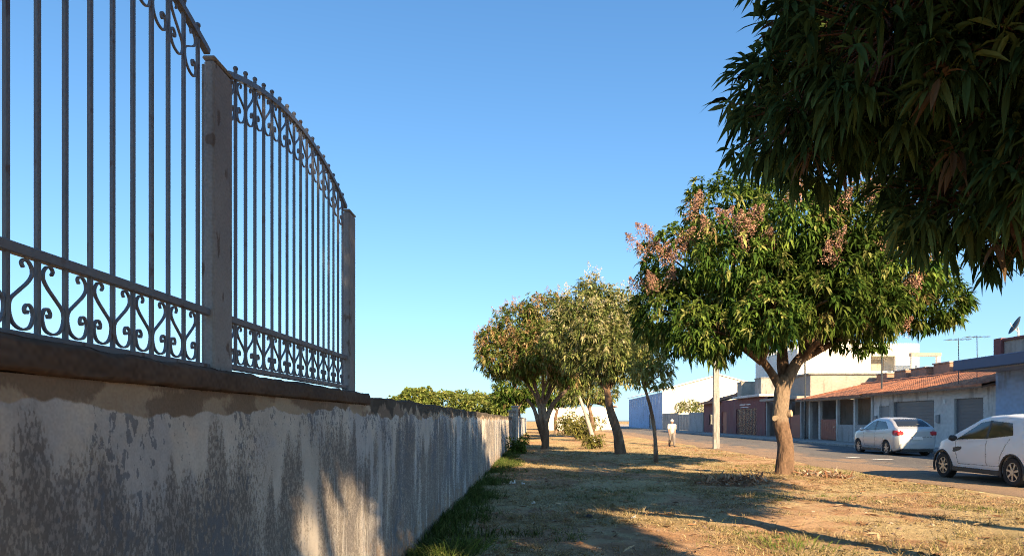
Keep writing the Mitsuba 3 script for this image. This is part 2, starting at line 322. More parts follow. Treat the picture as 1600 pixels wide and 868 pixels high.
labels[t + '__coping'] = {'label': 'dark brown coping on top of the near stretch of wall'}

# ------------------------------------------------------------------ iron fence panels and posts on the wall
FX = -1.425; CAPZ = 1.665
def sqbar(y, z0, z1, w=0.0071):
    return bx(FX - w, FX + w, y - w, y + w, z0, z1, 0.002)
def strip(pts, w=0.0045, d=0.0033):
    """a flat iron strip along pts in (y, z), w half width across the fence plane, d half thickness in it"""
    p = np.asarray(pts); tng = np.gradient(p, axis=0); tng /= np.linalg.norm(tng, axis=1, keepdims=True)
    nrm = np.stack([-tng[:, 1], tng[:, 0]], 1) * d; n = len(p); V = []
    for sx, sn in ((-w, -1), (w, -1), (w, 1), (-w, 1)):
        qn = p + sn * nrm; V.append(np.stack([np.full(n, FX + sx), qn[:, 0], qn[:, 1]], 1))
    V = np.stack(V, 1); k = 4
    ii, jj = np.meshgrid(np.arange(n - 1), np.arange(k), indexing='ij')
    f = np.stack([ii * k + jj, ii * k + (jj + 1) % k, (ii + 1) * k + (jj + 1) % k, (ii + 1) * k + jj], -1).reshape(-1, 4)
    f = np.vstack([f, [[3, 2, 1, 0]], np.array([[0, 1, 2, 3]]) + (n - 1) * k])
    return V.reshape(-1, 3), f
LYRE = np.array([(.44, .86), (.50, .915), (.42, .965), (.27, .955), (.155, .88), (.15, .78), (.30, .67), (.60, .53), (.86, .40), (.90, .25), (.78, .10), (.52, .035), (.24, .07), (.12, .19), (.125, .29), (.20, .365), (.32, .375), (.40, .32), (.375, .265), (.31, .265), (.30, .30)])
def panel(y0, first, sp, count, y1, label, odd=0, zb=1.70):
    t = thing('iron_fence_panel', label, 'fence panel', 'arched iron fence panels on the wall')
    zl = 1.905                                     # lower rail, bottom rail (their undersides)
    mid, half = (y0 + y1) / 2, (y1 - y0) / 2
    def arch(y): return 3.045 + 0.17 * (1 - ((y - mid) / half) ** 2)
    bars = [first + sp * i for i in range(count)]
    for y in bars:
        add(t + '__bar', sqbar(y, zb + 0.01, arch(y) + 0.036), 'mat_iron')
        fin = trimesh.creation.icosphere(subdivisions=1, radius=0.012); fin.apply_translation((FX, y, arch(y) + 0.040)); add(t + '__finial', fin, 'mat_iron', smooth=True)
    add(t + '__lower_rail', bx(FX - 0.014, FX + 0.014, y0, y1, zl, zl + 0.031, 0.003), 'mat_iron')
    add(t + '__bottom_rail', bx(FX - 0.013, FX + 0.013, y0, y1, zb - 0.012, zb + 0.014, 0.003), 'mat_iron')
    yy = np.linspace(y0, y1, 40); add(t + '__arched_rail', strip(np.stack([yy, arch(yy)], 1), 0.013, 0.013), 'mat_iron')
    for i in range(odd, count, 2):
        for s in (-1, 1):
            if (i == 0 and s < 0 and bars[0] - y0 < sp * 0.8) or (i == count - 1 and s > 0 and y1 - bars[-1] < sp * 0.8): continue
            y = bars[i]; cv = catmull(LYRE, 4)
            low = np.stack([y + s * (0.006 + cv[:, 0] * (sp - 0.004)), zb + 0.014 + cv[:, 1] * (zl - zb - 0.014)], 1)
            add(t + '__scroll', strip(low), 'mat_iron')
            up = np.stack([y + s * (0.006 + cv[:, 0] * (sp - 0.004)), 0 * cv[:, 1]], 1); up[:, 1] = arch(up[:, 0]) - 0.016 - 0.20 + cv[:, 1] * 0.20
            add(t + '__scroll', strip(up), 'mat_iron')
    return t
panel(1.0, 2.963 - 0.119 * 15, 0.119, 16, 3.05, 'arched iron fence panel nearest the viewer, cut off by the left edge', 1, 1.682)
panel(3.24, 3.335, 0.115, 17, 5.26, 'smaller looking arched iron fence panel between the two grey posts in view')
def fpost(y0, y1, label):
    t = thing('fence_post', label, 'fence post')
    add(t + '__shaft', bx(-1.442, -1.395, y0, y1, CAPZ - 0.02, 3.012, 0.008), 'mat_post')
    add(t + '__flange', bx(-1.455, -1.444, y0 + 0.01, y1 - 0.01, CAPZ - 0.02, 3.0, 0.002), 'mat_post')
    add(t + '__cap', bx(-1.448, -1.390, y0 - 0.005, y1 + 0.005, 3.014, 3.032, 0.007), 'mat_post')
fpost(3.05, 3.235, 'grey flat fence post between the two iron panels')
fpost(5.26, 5.43, 'grey fence post at the far end of the iron fence')
fpost(0.80, 0.985, 'grey fence post at the near end of the iron fence')

# ------------------------------------------------------------------ vegetation tools
def leaf_mesh(base, d, length, width, droop, col, rng, wob=0.35, tri=False):
    """leaves from base points: d unit directions. Returns V, F, C. 9 vertices, 8 triangles with a folded midrib; tri: 3 quads flat"""
    n = len(base); up = np.array([0, 0, 1.0])
    s = np.cross(d, up) + rng.normal(0, wob, (n, 3)); s -= d * (s * d).sum(1, keepdims=True); s /= np.linalg.norm(s, axis=1, keepdims=True) + 1e-9
    nn = np.cross(s, d)
    L = length[:, None]; W = width[:, None]; D = droop[:, None]
    def c(t): return base + d * L * t - up * D * L * t * t
    if tri:
        V = np.stack([base, c(.45) + s * W, c(1.0), c(.45) - s * W], 1); k = 4; f = np.array([[0, 1, 3], [1, 2, 3]])
    else:
        fold = nn * W * 0.35
        V = np.stack([base, c(.3) + s * W * .85 + fold, c(.3), c(.3) - s * W * .85 + fold, c(.65) + s * W * .8 + fold, c(.65), c(.65) - s * W * .8 + fold, c(1.0)], 1); k = 8
        f = np.array([[0, 1, 2], [0, 2, 3], [1, 4, 5], [1, 5, 2], [2, 5, 6], [2, 6, 3], [4, 7, 5], [5, 7, 6]])
    F = (f[None] + (np.arange(n) * k)[:, None, None]).reshape(-1, 3)
    return V.reshape(-1, 3), F, np.repeat(col, k, 0), k

def shell(clumps, n, rng, inner=0.55):
    """points and outward directions in the outer part of a union of ellipsoids (x, y, z, rx, ry, rz)"""
    c = np.array(clumps, float); w = c[:, 3] * c[:, 5]; P, A = [], []
    got = 0
    while got < n:
        i = rng.choice(len(c), n, p=w / w.sum()); u = rng.normal(size=(n, 3)); u /= np.linalg.norm(u, axis=1, keepdims=True)
        r = (inner ** 3 + (1 - inner ** 3) * rng.random(n)) ** (1 / 3)
        r = r * (0.80 + 0.44 * meshkit.noise(u * 2.3 + i[:, None] * 7.7, 3))
        p = c[i, :3] + u * r[:, None] * c[i, 3:]
        dd = np.linalg.norm((p[:, None] - c[None, :, :3]) / c[None, :, 3:], axis=2).min(1)
        ok = dd > inner * 0.97
        P.append(p[ok]); A.append(u[ok]); got += ok.sum()
    return np.vstack(P)[:n], np.vstack(A)[:n]

def rosettes(P, A, rng, per, length, width, droop, palette, tri=False, yaxis=0.35, vary=0.25, spread=0.72, tones=None):
    n = len(P); idx = np.repeat(np.arange(n), per); m = len(idx)
    ax = A[idx] * 0.75 + np.array([0, 0, yaxis]) ; r = rng.normal(size=(m, 3)); d = ax + r * spread; d /= np.linalg.norm(d, axis=1, keepdims=True)
    base = P[idx] + d * 0.02 + rng.normal(0, 0.02, (m, 3))
    ln = length * (0.65 + 0.6 * rng.random(m)); wd = width * (0.8 + 0.4 * rng.random(m)); dp = droop * (0.6 + 0.9 * rng.random(m))
    pal = np.array(palette); w = pal[:, 3] / pal[:, 3].sum()
    tone = pal[rng.choice(len(pal), n, p=w)][:, :3]
    if tones is not None: tone = tone * tones[:, None]
    col = tone[idx] * (1 + vary * rng.normal(size=(m, 1))); col = np.clip(col, 0.006, 0.9)
    return leaf_mesh(base, d, ln, wd, dp, col, rng, tri=tri)

def bent(p0, p1, rng, sag=0.12, k=7):
    p0, p1 = np.array(p0, float), np.array(p1, float); L = np.linalg.norm(p1 - p0); t = np.linspace(0, 1, k)[:, None]
    o = rng.normal(0, sag * L, (2, 3)) * [1, 1, 0.4]
    return p0 + (p1 - p0) * t + np.sin(np.pi * t) * o[0] * 0.6 + np.sin(2 * np.pi * t) * o[1] * 0.35 + np.array([0, 0, 0.10 * L]) * np.sin(np.pi * t)

def wood(trunk_pts, trunk_r, limbs, sides=12, flare=1.45):
    """one bark mesh: trunk and limbs; limbs = [(points, r0, r1)]"""
    c = catmull(trunk_pts, 6); u = np.linspace(0, 1, len(c)); r = np.interp(u, np.linspace(0, 1, len(trunk_r)), trunk_r) * (1 + (flare - 1) * np.exp(-u * 9))
    ms = [tube(c, r, sides)]
    for pts, r0, r1 in limbs:
        ms.append(tube(pts, np.linspace(r0, r1, len(pts)), 7))
    m = cat(ms); v = m.vertices
    m.vertices = v + (meshkit.fbm(v * [5, 5, 2.5], 3, 4) - 0.5)[:, None] * 0.055 * np.array([1, 1, 0])
    return m

DARK = [(0.045, 0.082, 0.03, 5), (0.06, 0.105, 0.036, 4), (0.09, 0.135, 0.045, 3), (0.13, 0.17, 0.055, 1.2), (0.14, 0.09, 0.05, 0.5)]
RUSTY = [(0.09, 0.135, 0.03, 4), (0.16, 0.20, 0.05, 3), (0.29, 0.26, 0.10, 2.5), (0.38, 0.25, 0.13, 2)]
MANGO = [(0.045, 0.088, 0.018, 4), (0.080, 0.132, 0.025, 4), (0.14, 0.19, 0.04, 3), (0.24, 0.25, 0.08, 1.4), (0.16, 0.12, 0.05, 0.3)]
OLIVE = [(0.13, 0.17, 0.05, 3), (0.21, 0.24, 0.08, 3), (0.32, 0.31, 0.13, 2), (0.42, 0.38, 0.20, 1.4)]

def blossoms(pts, rng, size=0.32, per=130, cols=((0.36, 0.20, 0.145), (0.46, 0.29, 0.21), (0.27, 0.145, 0.11))):
    """mango flower panicles: cones of tiny florets"""
    B, D, Cc = [], [], []
    for p in pts:
        ax = np.array([rng.normal(0, 0.6), rng.normal(0, 0.4) - 0.4, 0.8]); ax /= np.linalg.norm(ax)
        u = rng.random(per) ** 0.8; a_ = rng.random(per) * 6.283; rad = 0.50 * size * (1.08 - u) * (0.55 + 0.9 * meshkit.noise(np.stack([a_ * 1.3, u * 5, 0 * u + p[0] * 9], 1), 2)); a = a_
        e1 = np.cross(ax, [1, 0.2, 0]); e1 /= np.linalg.norm(e1); e2 = np.cross(ax, e1); rr = rad * np.sqrt(rng.random(per))
        B.append(np.array(p) + ax * (u * size)[:, None] + e1 * (rr * np.cos(a))[:, None] + e2 * (rr * np.sin(a))[:, None])
        d = rng.normal(size=(per, 3)) + ax; D.append(d / np.linalg.norm(d, axis=1, keepdims=True))
        Cc.append(np.array(cols)[rng.integers(0, len(cols), per)] * (0.7 + 0.6 * rng.random((per, 1))))
    B, D, Cc = np.vstack(B), np.vstack(D), np.vstack(Cc); n = len(B)
    V, F, C, k = leaf_mesh(B, D, np.full(n, size * 0.075), np.full(n, size * 0.030), np.full(n, 0.1), Cc, rng, 1.0, tri=True)
    return mb(V, F), C

def front_y(clumps, x, z, back=0.0):
    best = 1e9
    for cx, cy, cz, rx, ry, rz in clumps:
        d = ((x - cx) / rx) ** 2 + ((z - cz) / rz) ** 2
        if d < 1: best = min(best, cy - ry * math.sqrt(1 - d))
    return best if best < 1e8 else min(clumps, key=lambda c: (x - c[0]) ** 2 + (z - c[2]) ** 2)[1]

SUNNY = [(0.4, 13.3, 0, .4), (1.0, 12.6, 0, .6), (1.6, 11.6, 0, .7), (2.0, 10.5, 0, .7), (1.9, 9.4, 0, .6), (2.1, 8.4, 0, .6), (1.6, 8.0, 0, .3), (1.5, 12.9, 0, .5), (2.3, 11.2, 0, .6), (2.6, 9.6, 0, .6)]   # where the sun reaches the ground between the crowns: (x, y, z, radius)
def through_gaps(P, spots):
    keep = np.ones(len(P), bool)
    for x, y, z, r in spots:
        d = P - np.array([x, y, z]); along = d @ SUN; perp = np.linalg.norm(d - along[:, None] * SUN, axis=1)
        keep &= ~((perp < r) & (along > 0))
    return keep

# ------------------------------------------------------------------ the large mango tree overhead on the right
rng = np.random.default_rng(11)
NT = np.array([4.75, 5.6])
near_clumps = [(4.9, 5.6, 5.0, 2.2, 2.2, 1.35), (3.1, 6.3, 4.6, 1.05, 1.2, 0.85), (2.25, 6.1, 4.0, 0.7, 0.8, 0.6), (2.6, 5.3, 4.25, 0.95, 1.0, 0.85), (3.35, 5.0, 3.95, 0.9, 0.95, 0.8), (3.75, 6.6, 4.5, 0.95, 1.0, 0.85), (2.9, 4.9, 5.2, 1.2, 1.3, 0.95),
               (4.4, 7.5, 4.95, 1.3, 1.2, 0.95), (6.6, 6.3, 4.4, 1.5, 1.5, 1.2), (5.6, 3.9, 4.2, 1.4, 1.3, 1.2), (6.2, 4.6, 5.2, 1.4, 1.4, 1.0), (4.3, 5.8, 3.3, 0.9, 0.9, 0.75), (3.6, 5.9, 3.25, 0.75, 0.75, 0.65), (3.85, 4.6, 3.6, 0.7, 0.7, 0.7), (3.6, 4.9, 3.2, 0.55, 0.55, 0.5), (3.5, 3.9, 4.3, 0.9, 0.9, 0.8), (7.3, 4.6, 4.8, 1.5, 1.5, 1.3), (7.2, 7.0, 4.9, 1.5, 1.5, 1.3), (6.4, 3.0, 4.6, 1.2, 1.2, 1.1), (8.2, 5.8, 5.0, 1.2, 1.4, 1.1)]
near_clumps = [(c[0] + 0.12, c[1], c[2] + 0.22, *c[3:]) for c in near_clumps]
t = thing('mango_tree', 'large dark leafy tree overhanging the upper right corner', 'tree', 'mango trees on the verge')
trunk = [(NT[0], NT[1], -0.2), (NT[0] + .03, NT[1], 0.8), (NT[0] - .05, NT[1] + .05, 1.6), (NT[0] - .1, NT[1] + .05, 2.3)]
fork = np.array(trunk[-1]); limbs = [(bent(fork - [0, 0, 0.15], np.array(c[:3]) - [0, 0, 0.2], rng, 0.10, 9), 0.095, 0.025) for c in near_clumps]
limbs.append((catmull([(4.6, 5.6, 1.9), (4.2, 5.4, 2.25), (3.75, 5.1, 2.7), (3.5, 5.05, 3.3), (3.45, 5.1, 4.1)], 5), 0.13, 0.05))
add(t + '__trunk', wood(trunk, [0.25, 0.21, 0.2, 0.2], limbs), 'mat_bark', smooth=True)
P, A = shell(near_clumps, 6200, rng, 0.55); kp = through_gaps(P, SUNNY) | (P[:, 0] < 0.80 * P[:, 1] + 0.3); P, A = P[kp], A[kp]
V, F, C, k = rosettes(P, A, rng, 12, 0.205, 0.026, 0.5, DARK, yaxis=0.2, spread=0.95, vary=0.35)
tw = [tube([p - a * 0.42 - [0, 0, .05], p - a * 0.2 - [0, 0, .02], p], [0.011, 0.007, 0.004], 4, False) for p, a in zip(P, A) if p[0] < 0.8 * p[1] + 0.4]
add(t + '__twigs', cat(tw), 'mat_twig', smooth=True); labels[t + '__twigs'] = {'kind': 'stuff', 'label': 'reddish brown twigs among the leaves'}
nl = len(V) // k; Vl = V.reshape(nl, k, 3); ctr = Vl[:, 3 if k < 8 else 5]
px = 838 + 1100 * ctr[:, 0] / ctr[:, 1]; py = 657 - 1100 * (ctr[:, 2] - EYE) / ctr[:, 1]
size = np.linalg.norm(Vl[:, -1] - Vl[:, 0], axis=1) / ctr[:, 1]
inside = (px > 0) & (px < 1600) & (py > 0) & (py < 868) & (ctr[:, 1] > 1)
# the leaves that show: nothing of the crown nearer in the same small cell of directions
cell = (np.floor(px / 16) * 1000 + np.floor(py / 16)).astype(int); order = np.argsort(ctr[:, 1]); seen, pick = set(), []
for i in order:
    if inside[i] and cell[i] not in seen:
        seen.add(cell[i]); pick.append(i)
pick = sorted(pick, key=lambda i: -size[i])[:300]; rest = np.ones(nl, bool); rest[pick] = False
fl = F[:8] if k == 8 else F[:2]
ids = np.where(rest)[0]
add(t + '__crown', mb(Vl[ids].reshape(-1, 3), (fl[None] + (np.arange(len(ids)) * k)[:, None, None]).reshape(-1, 3)), 'mat_leaf', color=C.reshape(nl, k, 3)[ids].reshape(-1, 3)); labels[t + '__crown'] = {'kind': 'stuff'}
for i in pick: add(t + '__leaf', mb(Vl[i], fl), 'mat_leaf', color=C.reshape(nl, k, 3)[i])

# ------------------------------------------------------------------ the mango tree in the middle of the verge
rng = np.random.default_rng(5)
mx, my = MID
mid_clumps = [(3.55, 17.0, 4.1, 1.15, 1.3, 1.15), (3.55, 17.3, 5.35, 1.05, 1.3, 0.95), (4.7, 17.2, 6.5, 1.15, 1.4, 1.0), (6.2, 17.6, 6.5, 1.5, 1.6, 1.15), (7.8, 17.4, 6.1, 1.4, 1.5, 1.1), (9.3, 17.3, 4.75, 1.35, 1.3, 1.0), (9.6, 17.0, 4.2, 1.0, 1.0, 0.62),
              (7.9, 17.0, 3.95, 1.0, 1.2, 0.95), (5.3, 15.9, 4.5, 1.25, 1.1, 1.15), (4.5, 15.8, 5.2, 1.0, 1.0, 0.95), (6.6, 15.4, 4.9, 1.15, 1.05, 0.95), (8.0, 15.6, 5.0, 1.2, 1.1, 1.0), (5.8, 15.6, 5.8, 1.1, 1.0, 0.85), (7.2, 15.5, 5.9, 1.0, 1.0, 0.8),
              (4.5, 16.9, 3.55, 0.85, 1.0, 0.6), (5.2, 19.4, 4.6, 1.5, 1.3, 1.2), (7.2, 19.6, 4.9, 1.6, 1.3, 1.3), (8.7, 18.9, 5.0, 1.3, 1.2, 1.1), (3.1, 17.5, 4.2, 0.75, 0.9, 0.75), (6.4, 17.3, 4.9, 1.4, 1.2, 1.0), (6.3, 15.0, 4.0, 0.95, 0.9, 0.75), (5.15, 15.3, 3.75, 0.95, 0.9, 0.8), (7.35, 15.2, 3.95, 0.9, 0.9, 0.75), (4.0, 16.0, 3.5, 0.9, 0.9, 0.75), (10.0, 16.9, 4.3, 0.75, 0.9, 0.6)]
mid_clumps = [(*c[:3], *(np.array(c[3:]) * 0.88)) for c in mid_clumps]
mid_clumps = [(c[0] - (0.32 if c[0] > 9 else 0.1), *c[1:]) for c in mid_clumps]
t = thing('mango_tree', 'round leafy tree with pinkish blossoms and one leaning brown trunk, mid picture right', 'tree', 'mango trees on the verge')
hb = float(hgt(mx, my))
trunk = [(mx, my, hb - 0.25), (mx + .03, my, hb + 0.7), (mx - .08, my + .02, 1.5), (mx - .03, my + .02, 2.15), (mx + 0.05, my + .03, 2.55)]
fork = np.array(trunk[-1]); f2 = np.array([mx + 0.42, my, 3.0]); f3 = np.array([mx - 0.55, my, 2.95])
limbs = [(bent(np.array(trunk[-2]), f2, rng, 0.02, 6), 0.17, 0.13), (bent(np.array(trunk[-2]) - [0, 0, .1], f3, rng, 0.03, 6), 0.115, 0.09), (bent(fork - [0, 0, .2], (mx + .1, my + .5, 3.5), rng, .02, 6), 0.16, 0.11)]
for c in mid_clumps:
    o = f3 if c[0] < 5.2 else (f2 if c[0] > 6.8 else np.array([mx + .1, my + .5, 3.45]))
    limbs.append((bent(o - [0, 0, .08], np.array(c[:3]), rng, 0.07, 8), 0.085, 0.02))
add(t + '__trunk', wood(trunk, [0.215, 0.185, 0.185, 0.195, 0.16], limbs, 16, 1.25), 'mat_bark', smooth=True)
for (dx, dz, ang, r) in ((0.18, 1.62, 0.25, 0.085), (-0.24, 1.5, 3.6, 0.075)):
    d = np.array([math.cos(ang), -0.75, 0.12]); d /= np.linalg.norm(d); o = np.array([mx - .05 + dx * 0.55, my - 0.06, dz])
    s = add(t + '__pruned_stub', tube([o, o + d * 0.06, o + d * 0.115], [r * 1.2, r * 1.05, r], 12), 'mat_bark', smooth=40)
    add(s + '__cut_face', tube([o + d * 0.113, o + d * 0.119], [r * 0.92, r * 0.90], 14), 'mat_wood_cut')
    labels[s] = {'label': 'stub of a sawn off branch with a pale cut face'}
P, A = shell(mid_clumps, 7200, rng, 0.66)
cid = np.linalg.norm((P[:, None] - np.array(mid_clumps)[None, :, :3]) / np.array(mid_clumps)[None, :, 3:], axis=2).argmin(1); flush = rng.uniform(0.65, 1.55, len(mid_clumps))   # some boughs carry young pale leaves, others old dark ones
V, F, C, k = rosettes(P, A, rng, 11, 0.172, 0.029, 0.6, MANGO, yaxis=0.35, spread=0.85, tones=flush[cid])
add(t + '__crown', mb(V, F), 'mat_leaf', color=C); labels[t + '__crown'] = {'kind': 'stuff'}
bp = []
for (qx, qy) in ((1025, 362), (1040, 385), (1052, 402), (1018, 385), (1062, 372), (1130, 372), (1150, 385), (1120, 360), (1268, 350), (1310, 322), (1325, 330), (1298, 335), (1345, 350), (1385, 385), (1390, 410), (1380, 425), (1400, 480), (1392, 492), (1365, 460), (1010, 440), (1022, 448), (1195, 345), (1170, 395), (1090, 320), (1345, 415), (1240, 430)):
    x, z = (qx - 838) / 62.9 * 0.95, EYE + (657 - qy) / 62.9 * 0.95
    bp.append((x, front_y(mid_clumps, x, z) + 0.08, z - 0.15))
m, C = blossoms(bp + [(p[0] + rng.normal(0, .22), p[1] + .1, p[2] + rng.normal(0, .2)) for p in bp for _ in range(2)], rng, 0.46, 330); add(t + '__blossom', m, 'mat_dry', color=C); labels[t + '__blossom'] = {'kind': 'stuff', 'label': 'pinkish brown flower panicles on the crown'}

# ------------------------------------------------------------------ trees behind the viewer whose shade falls on the wall and the verge
SPOTS = [(-1.36, 4.95, 0.5, 0.42), (-1.36, 5.4, 0.65, 0.40), (-1.36, 5.85, 0.3, 0.38), (-1.36, 5.1, 0.1, 0.38), (-1.36, 4.7, 0.25, 0.28), (-1.36, 6.3, 0.1, 0.25), (-0.2, 8.4, 0.0, 0.22), (0.45, 8.3, 0.0, 0.22), (-0.6, 9.2, 0.0, 0.18), (-0.9, 7.2, 0.0, 0.3)]
rng = np.random.default_rng(21)
def shade_tree(x, y, clumps, label, seed, n):
    rng = np.random.default_rng(seed)
    t = thing('mango_tree', label, 'tree', 'mango trees on the verge')
    trunk = [(x, y, -0.2), (x + .05, y, 1.0), (x, y + .05, 2.2)]; fork = np.array(trunk[-1])
    add(t + '__trunk', wood(trunk, [0.24, 0.2, 0.19], [(bent(fork - [0, 0, .1], np.array(c[:3]), rng, 0.08, 8), 0.09, 0.02) for c in clumps]), 'mat_bark', smooth=True)
    P, A = shell(clumps, n, rng, 0.45); kp = through_gaps(P, SPOTS + SUNNY); P, A = P[kp], A[kp]
    V, F, C, k = rosettes(P, A, rng, 10, 0.26, 0.036, 0.5, MANGO, tri=True)
    add(t + '__crown', mb(V, F), 'mat_leaf', color=C); labels[t + '__crown'] = {'kind': 'stuff'}
shade_tree(4.3, -0.4, [(2.9, 0.9, 5.1, 1.5, 1.6, 1.5), (2.2, 1.4, 5.6, 1.1, 1.1, 1.0), (3.2, -0.4, 4.9, 1.5, 1.5, 1.4), (2.0, 0.4, 5.0, 1.0, 1.2, 1.2), (4.4, -0.6, 5.2, 1.2, 1.3, 1.2), (2.6, 1.6, 4.7, 0.9, 0.9, 0.8), (4.1, -1.5, 4.9, 1.3, 1.3, 1.3), (4.7, -3.3, 4.7, 1.1, 1.3, 1.2), (4.0, -2.6, 5.3, 1.2, 1.2, 1.2)], 'mango tree beside the viewer whose crown stays above the picture', 32, 3200)
shade_tree(2.6, -4.4, [(2.6, -4.4, 4.9, 2.6, 2.6, 1.9), (0.9, -3.6, 4.6, 1.5, 1.6, 1.5), (1.3, -5.6, 5.3, 1.6, 1.6, 1.5), (2.4, -2.6, 4.4, 1.3, 1.3, 1.2), (3.6, -5.4, 5.5, 1.6, 1.6, 1.4), (1.8, -4.2, 6.5, 1.5, 1.5, 1.0), (0.6, -4.6, 5.9, 1.3, 1.4, 1.3), (0.0, -3.4, 5.0, 1.0, 1.0, 1.2)], 'mango tree behind the viewer that shades the near wall', 31, 4200)

# ------------------------------------------------------------------ trees further along the verge
def verge_tree(name, label, base, trunk, r, clumps, palette, seed, n, leaf, per=9, bark='mat_bark', inner=0.5, flowers=0, fcols=None, group=None, droop=0.5, split=None):
    rng = np.random.default_rng(seed)
    t = thing(name, label, 'tree', group); fork = np.array(trunk[-1], float)
    limbs = [(bent(fork - [0, 0, .15], np.array(c[:3]), rng, 0.08, 7), r[-1] * 0.6, 0.02) for c in clumps]
    if split: limbs += [(np.array(s, float), r[0] * 0.8, r[-1] * 0.6) for s in split]
    add(t + '__trunk', wood(trunk, r, limbs, 10), bark, smooth=True)
    P, A = shell(clumps, n, rng, inner)
    V, F, C, k = rosettes(P, A, rng, per, leaf, leaf * 0.15, droop, palette, tri=True, vary=0.3)
    add(t + '__crown', mb(V, F), 'mat_leaf', color=C); labels[t + '__crown'] = {'kind': 'stuff'}
    if flowers:
        c = np.array(clumps); cc = c[rng.integers(0, len(c), flowers)]; u = rng.normal(size=(flowers, 3)) + [0, -0.8, 0.9]; u /= np.linalg.norm(u, axis=1, keepdims=True)
        m, Cf = blossoms(cc[:, :3] + u * cc[:, 3:] * 0.97, rng, 0.5, 70, fcols)
        add(t + '__blossom', m, 'mat_dry', color=Cf); labels[t + '__blossom'] = {'kind': 'stuff'}
    return t
BROWN = ((0.38, 0.20, 0.10), (0.46, 0.27, 0.14), (0.30, 0.16, 0.08)); PALE = ((0.50, 0.44, 0.28), (0.60, 0.55, 0.40), (0.40, 0.34, 0.20))
def cl(Y, lst):   # clumps given in metres across and up, depth offset, radii
    return [(x, Y + dy, z, r, r * 1.05, rz) for x, z, dy, r, rz in lst]
verge_tree('verge_tree', 'dark crowned tree with rusty brown flowers nearest the wall end', None, [(0.45, 37, -.2), (0.5, 37, 1.1), (0.35, 37, 2.3)], [0.19, 0.16, 0.13],
           cl(37, [(-1.9, 5.0, 0, 1.3, 1.3), (-0.9, 6.4, 0.3, 1.5, 1.3), (0.6, 7.0, 0, 1.5, 1.15), (1.6, 6.0, 0.5, 1.4, 1.3), (0.2, 5.2, -1.3, 1.6, 1.3), (-0.9, 4.6, -0.6, 1.3, 1.1), (1.2, 4.6, -0.7, 1.3, 1.0), (0.3, 5.8, 1.5, 1.8, 1.5), (-2.5, 5.6, 0.2, 0.7, 0.8), (1.5, 3.9, 0, .8, .7)]), RUSTY, 41, 5600, 0.23, flowers=95, fcols=BROWN,
           split=[bent((0.45, 37, 0.4), (-0.5, 37.1, 2.6), np.random.default_rng(1), 0.05), bent((0.5, 37, 1.3), (1.9, 37, 3.6), np.random.default_rng(2), 0.05), bent((0.45, 37, 0.2), (0.0, 36.9, 2.6), np.random.default_rng(7), 0.05)])
verge_tree('verge_tree', 'tall pale olive tree with creamy blossoms and a grey trunk leaning left', None, [(3.5, 29, -.2), (3.35, 29, 0.9), (3.05, 29, 1.9), (2.9, 29, 2.8)], [0.23, 0.20, 0.17, 0.13],
           cl(29, [(2.2, 6.3, 0, 0.9, 0.9), (2.25, 7.0, 0.1, 0.45, 0.55), (3.1, 5.9, 0.2, 1.1, 1.1), (2.3, 5.2, -0.7, 1.1, 1.0), (3.6, 5.2, 0, 1.0, 1.1), (3.0, 4.4, -0.9, 1.2, 0.9), (4.2, 4.3, 0.1, 0.95, 0.9), (1.8, 4.4, 0, 0.9, 0.9), (2.6, 3.7, -.3, 1.0, 0.7), (3.7, 3.6, 0, .9, .7), (1.4, 5.4, .3, .7, .8), (1.0, 4.9, .4, .8, .9), (3.5, 6.1, .2, .7, .8), (4.3, 5.1, .3, .7, .8), (1.3, 6.1, .4, .6, .7)]), OLIVE, 42, 3900, 0.21, bark='mat_bark', flowers=60, fcols=PALE, inner=0.35)
verge_tree('verge_tree', 'slender young tree with a thin crooked stem beside the pale olive tree', None, [(4.17, 24.5, -.15), (4.12, 24.5, 1.0), (4.0, 24.5, 1.8), (3.75, 24.5, 2.7)], [0.075, 0.065, 0.06, 0.05],
           cl(24.5, [(3.9, 3.5, 0, .6, .55), (4.3, 3.0, 0.1, .5, .45), (3.6, 3.1, -.2, .45, .45), (4.35, 3.5, 0, .45, .4), (3.8, 4.1, 0.1, .5, .45)]), [(0.22, 0.25, 0.07, 3), (0.32, 0.32, 0.11, 3), (0.14, 0.18, 0.05, 1)], 43, 300, 0.2, inner=0.35)
verge_tree('verge_tree', 'white trunked tree leaning left behind the first two verge trees', None, [(3.95, 48, -.2), (3.6, 48, 1.2), (3.1, 48, 2.6), (2.7, 48, 3.6)], [0.15, 0.13, 0.11, 0.09],
           cl(48, [(2.6, 5.0, 0, 1.5, 1.2), (3.9, 5.0, 0, 1.3, 1.2), (1.4, 4.6, 0, 1.1, 1.0), (3.2, 6.2, 0, 1.5, 1.2), (2.2, 3.9, -.4, 1.0, 0.7)]), OLIVE, 44, 1700, 0.3, bark='mat_bark_pale')
verge_tree('verge_tree', 'low yellowish tree with a reddish stem far down the verge', None, [(4.7, 58, -.2), (4.6, 58, 1.4), (4.4, 58, 2.4)], [0.2, 0.16, 0.13],
           cl(58, [(4.4, 4.2, 0, 1.7, 1.2), (3.2, 3.8, 0, 1.2, 1.0), (5.6, 3.9, 0, 1.2, 1.0), (4.2, 5.3, 0, 1.4, 1.0)]), OLIVE, 45, 800, 0.34)
verge_tree('verge_tree', 'dark tree beside the wall end, past the rusty flowered tree', None, [(-1.6, 60, -.2), (-1.5, 60, 1.5), (-1.6, 60, 2.6)], [0.25, 0.2, 0.16],
           cl(60, [(-1.7, 4.6, 0, 1.9, 1.5), (-0.2, 4.2, 0, 1.4, 1.2), (-2.6, 3.6, 0, 1.2, 1.1), (-1.2, 5.8, 0, 1.5, 1.1)]), MANGO, 46, 900, 0.36)
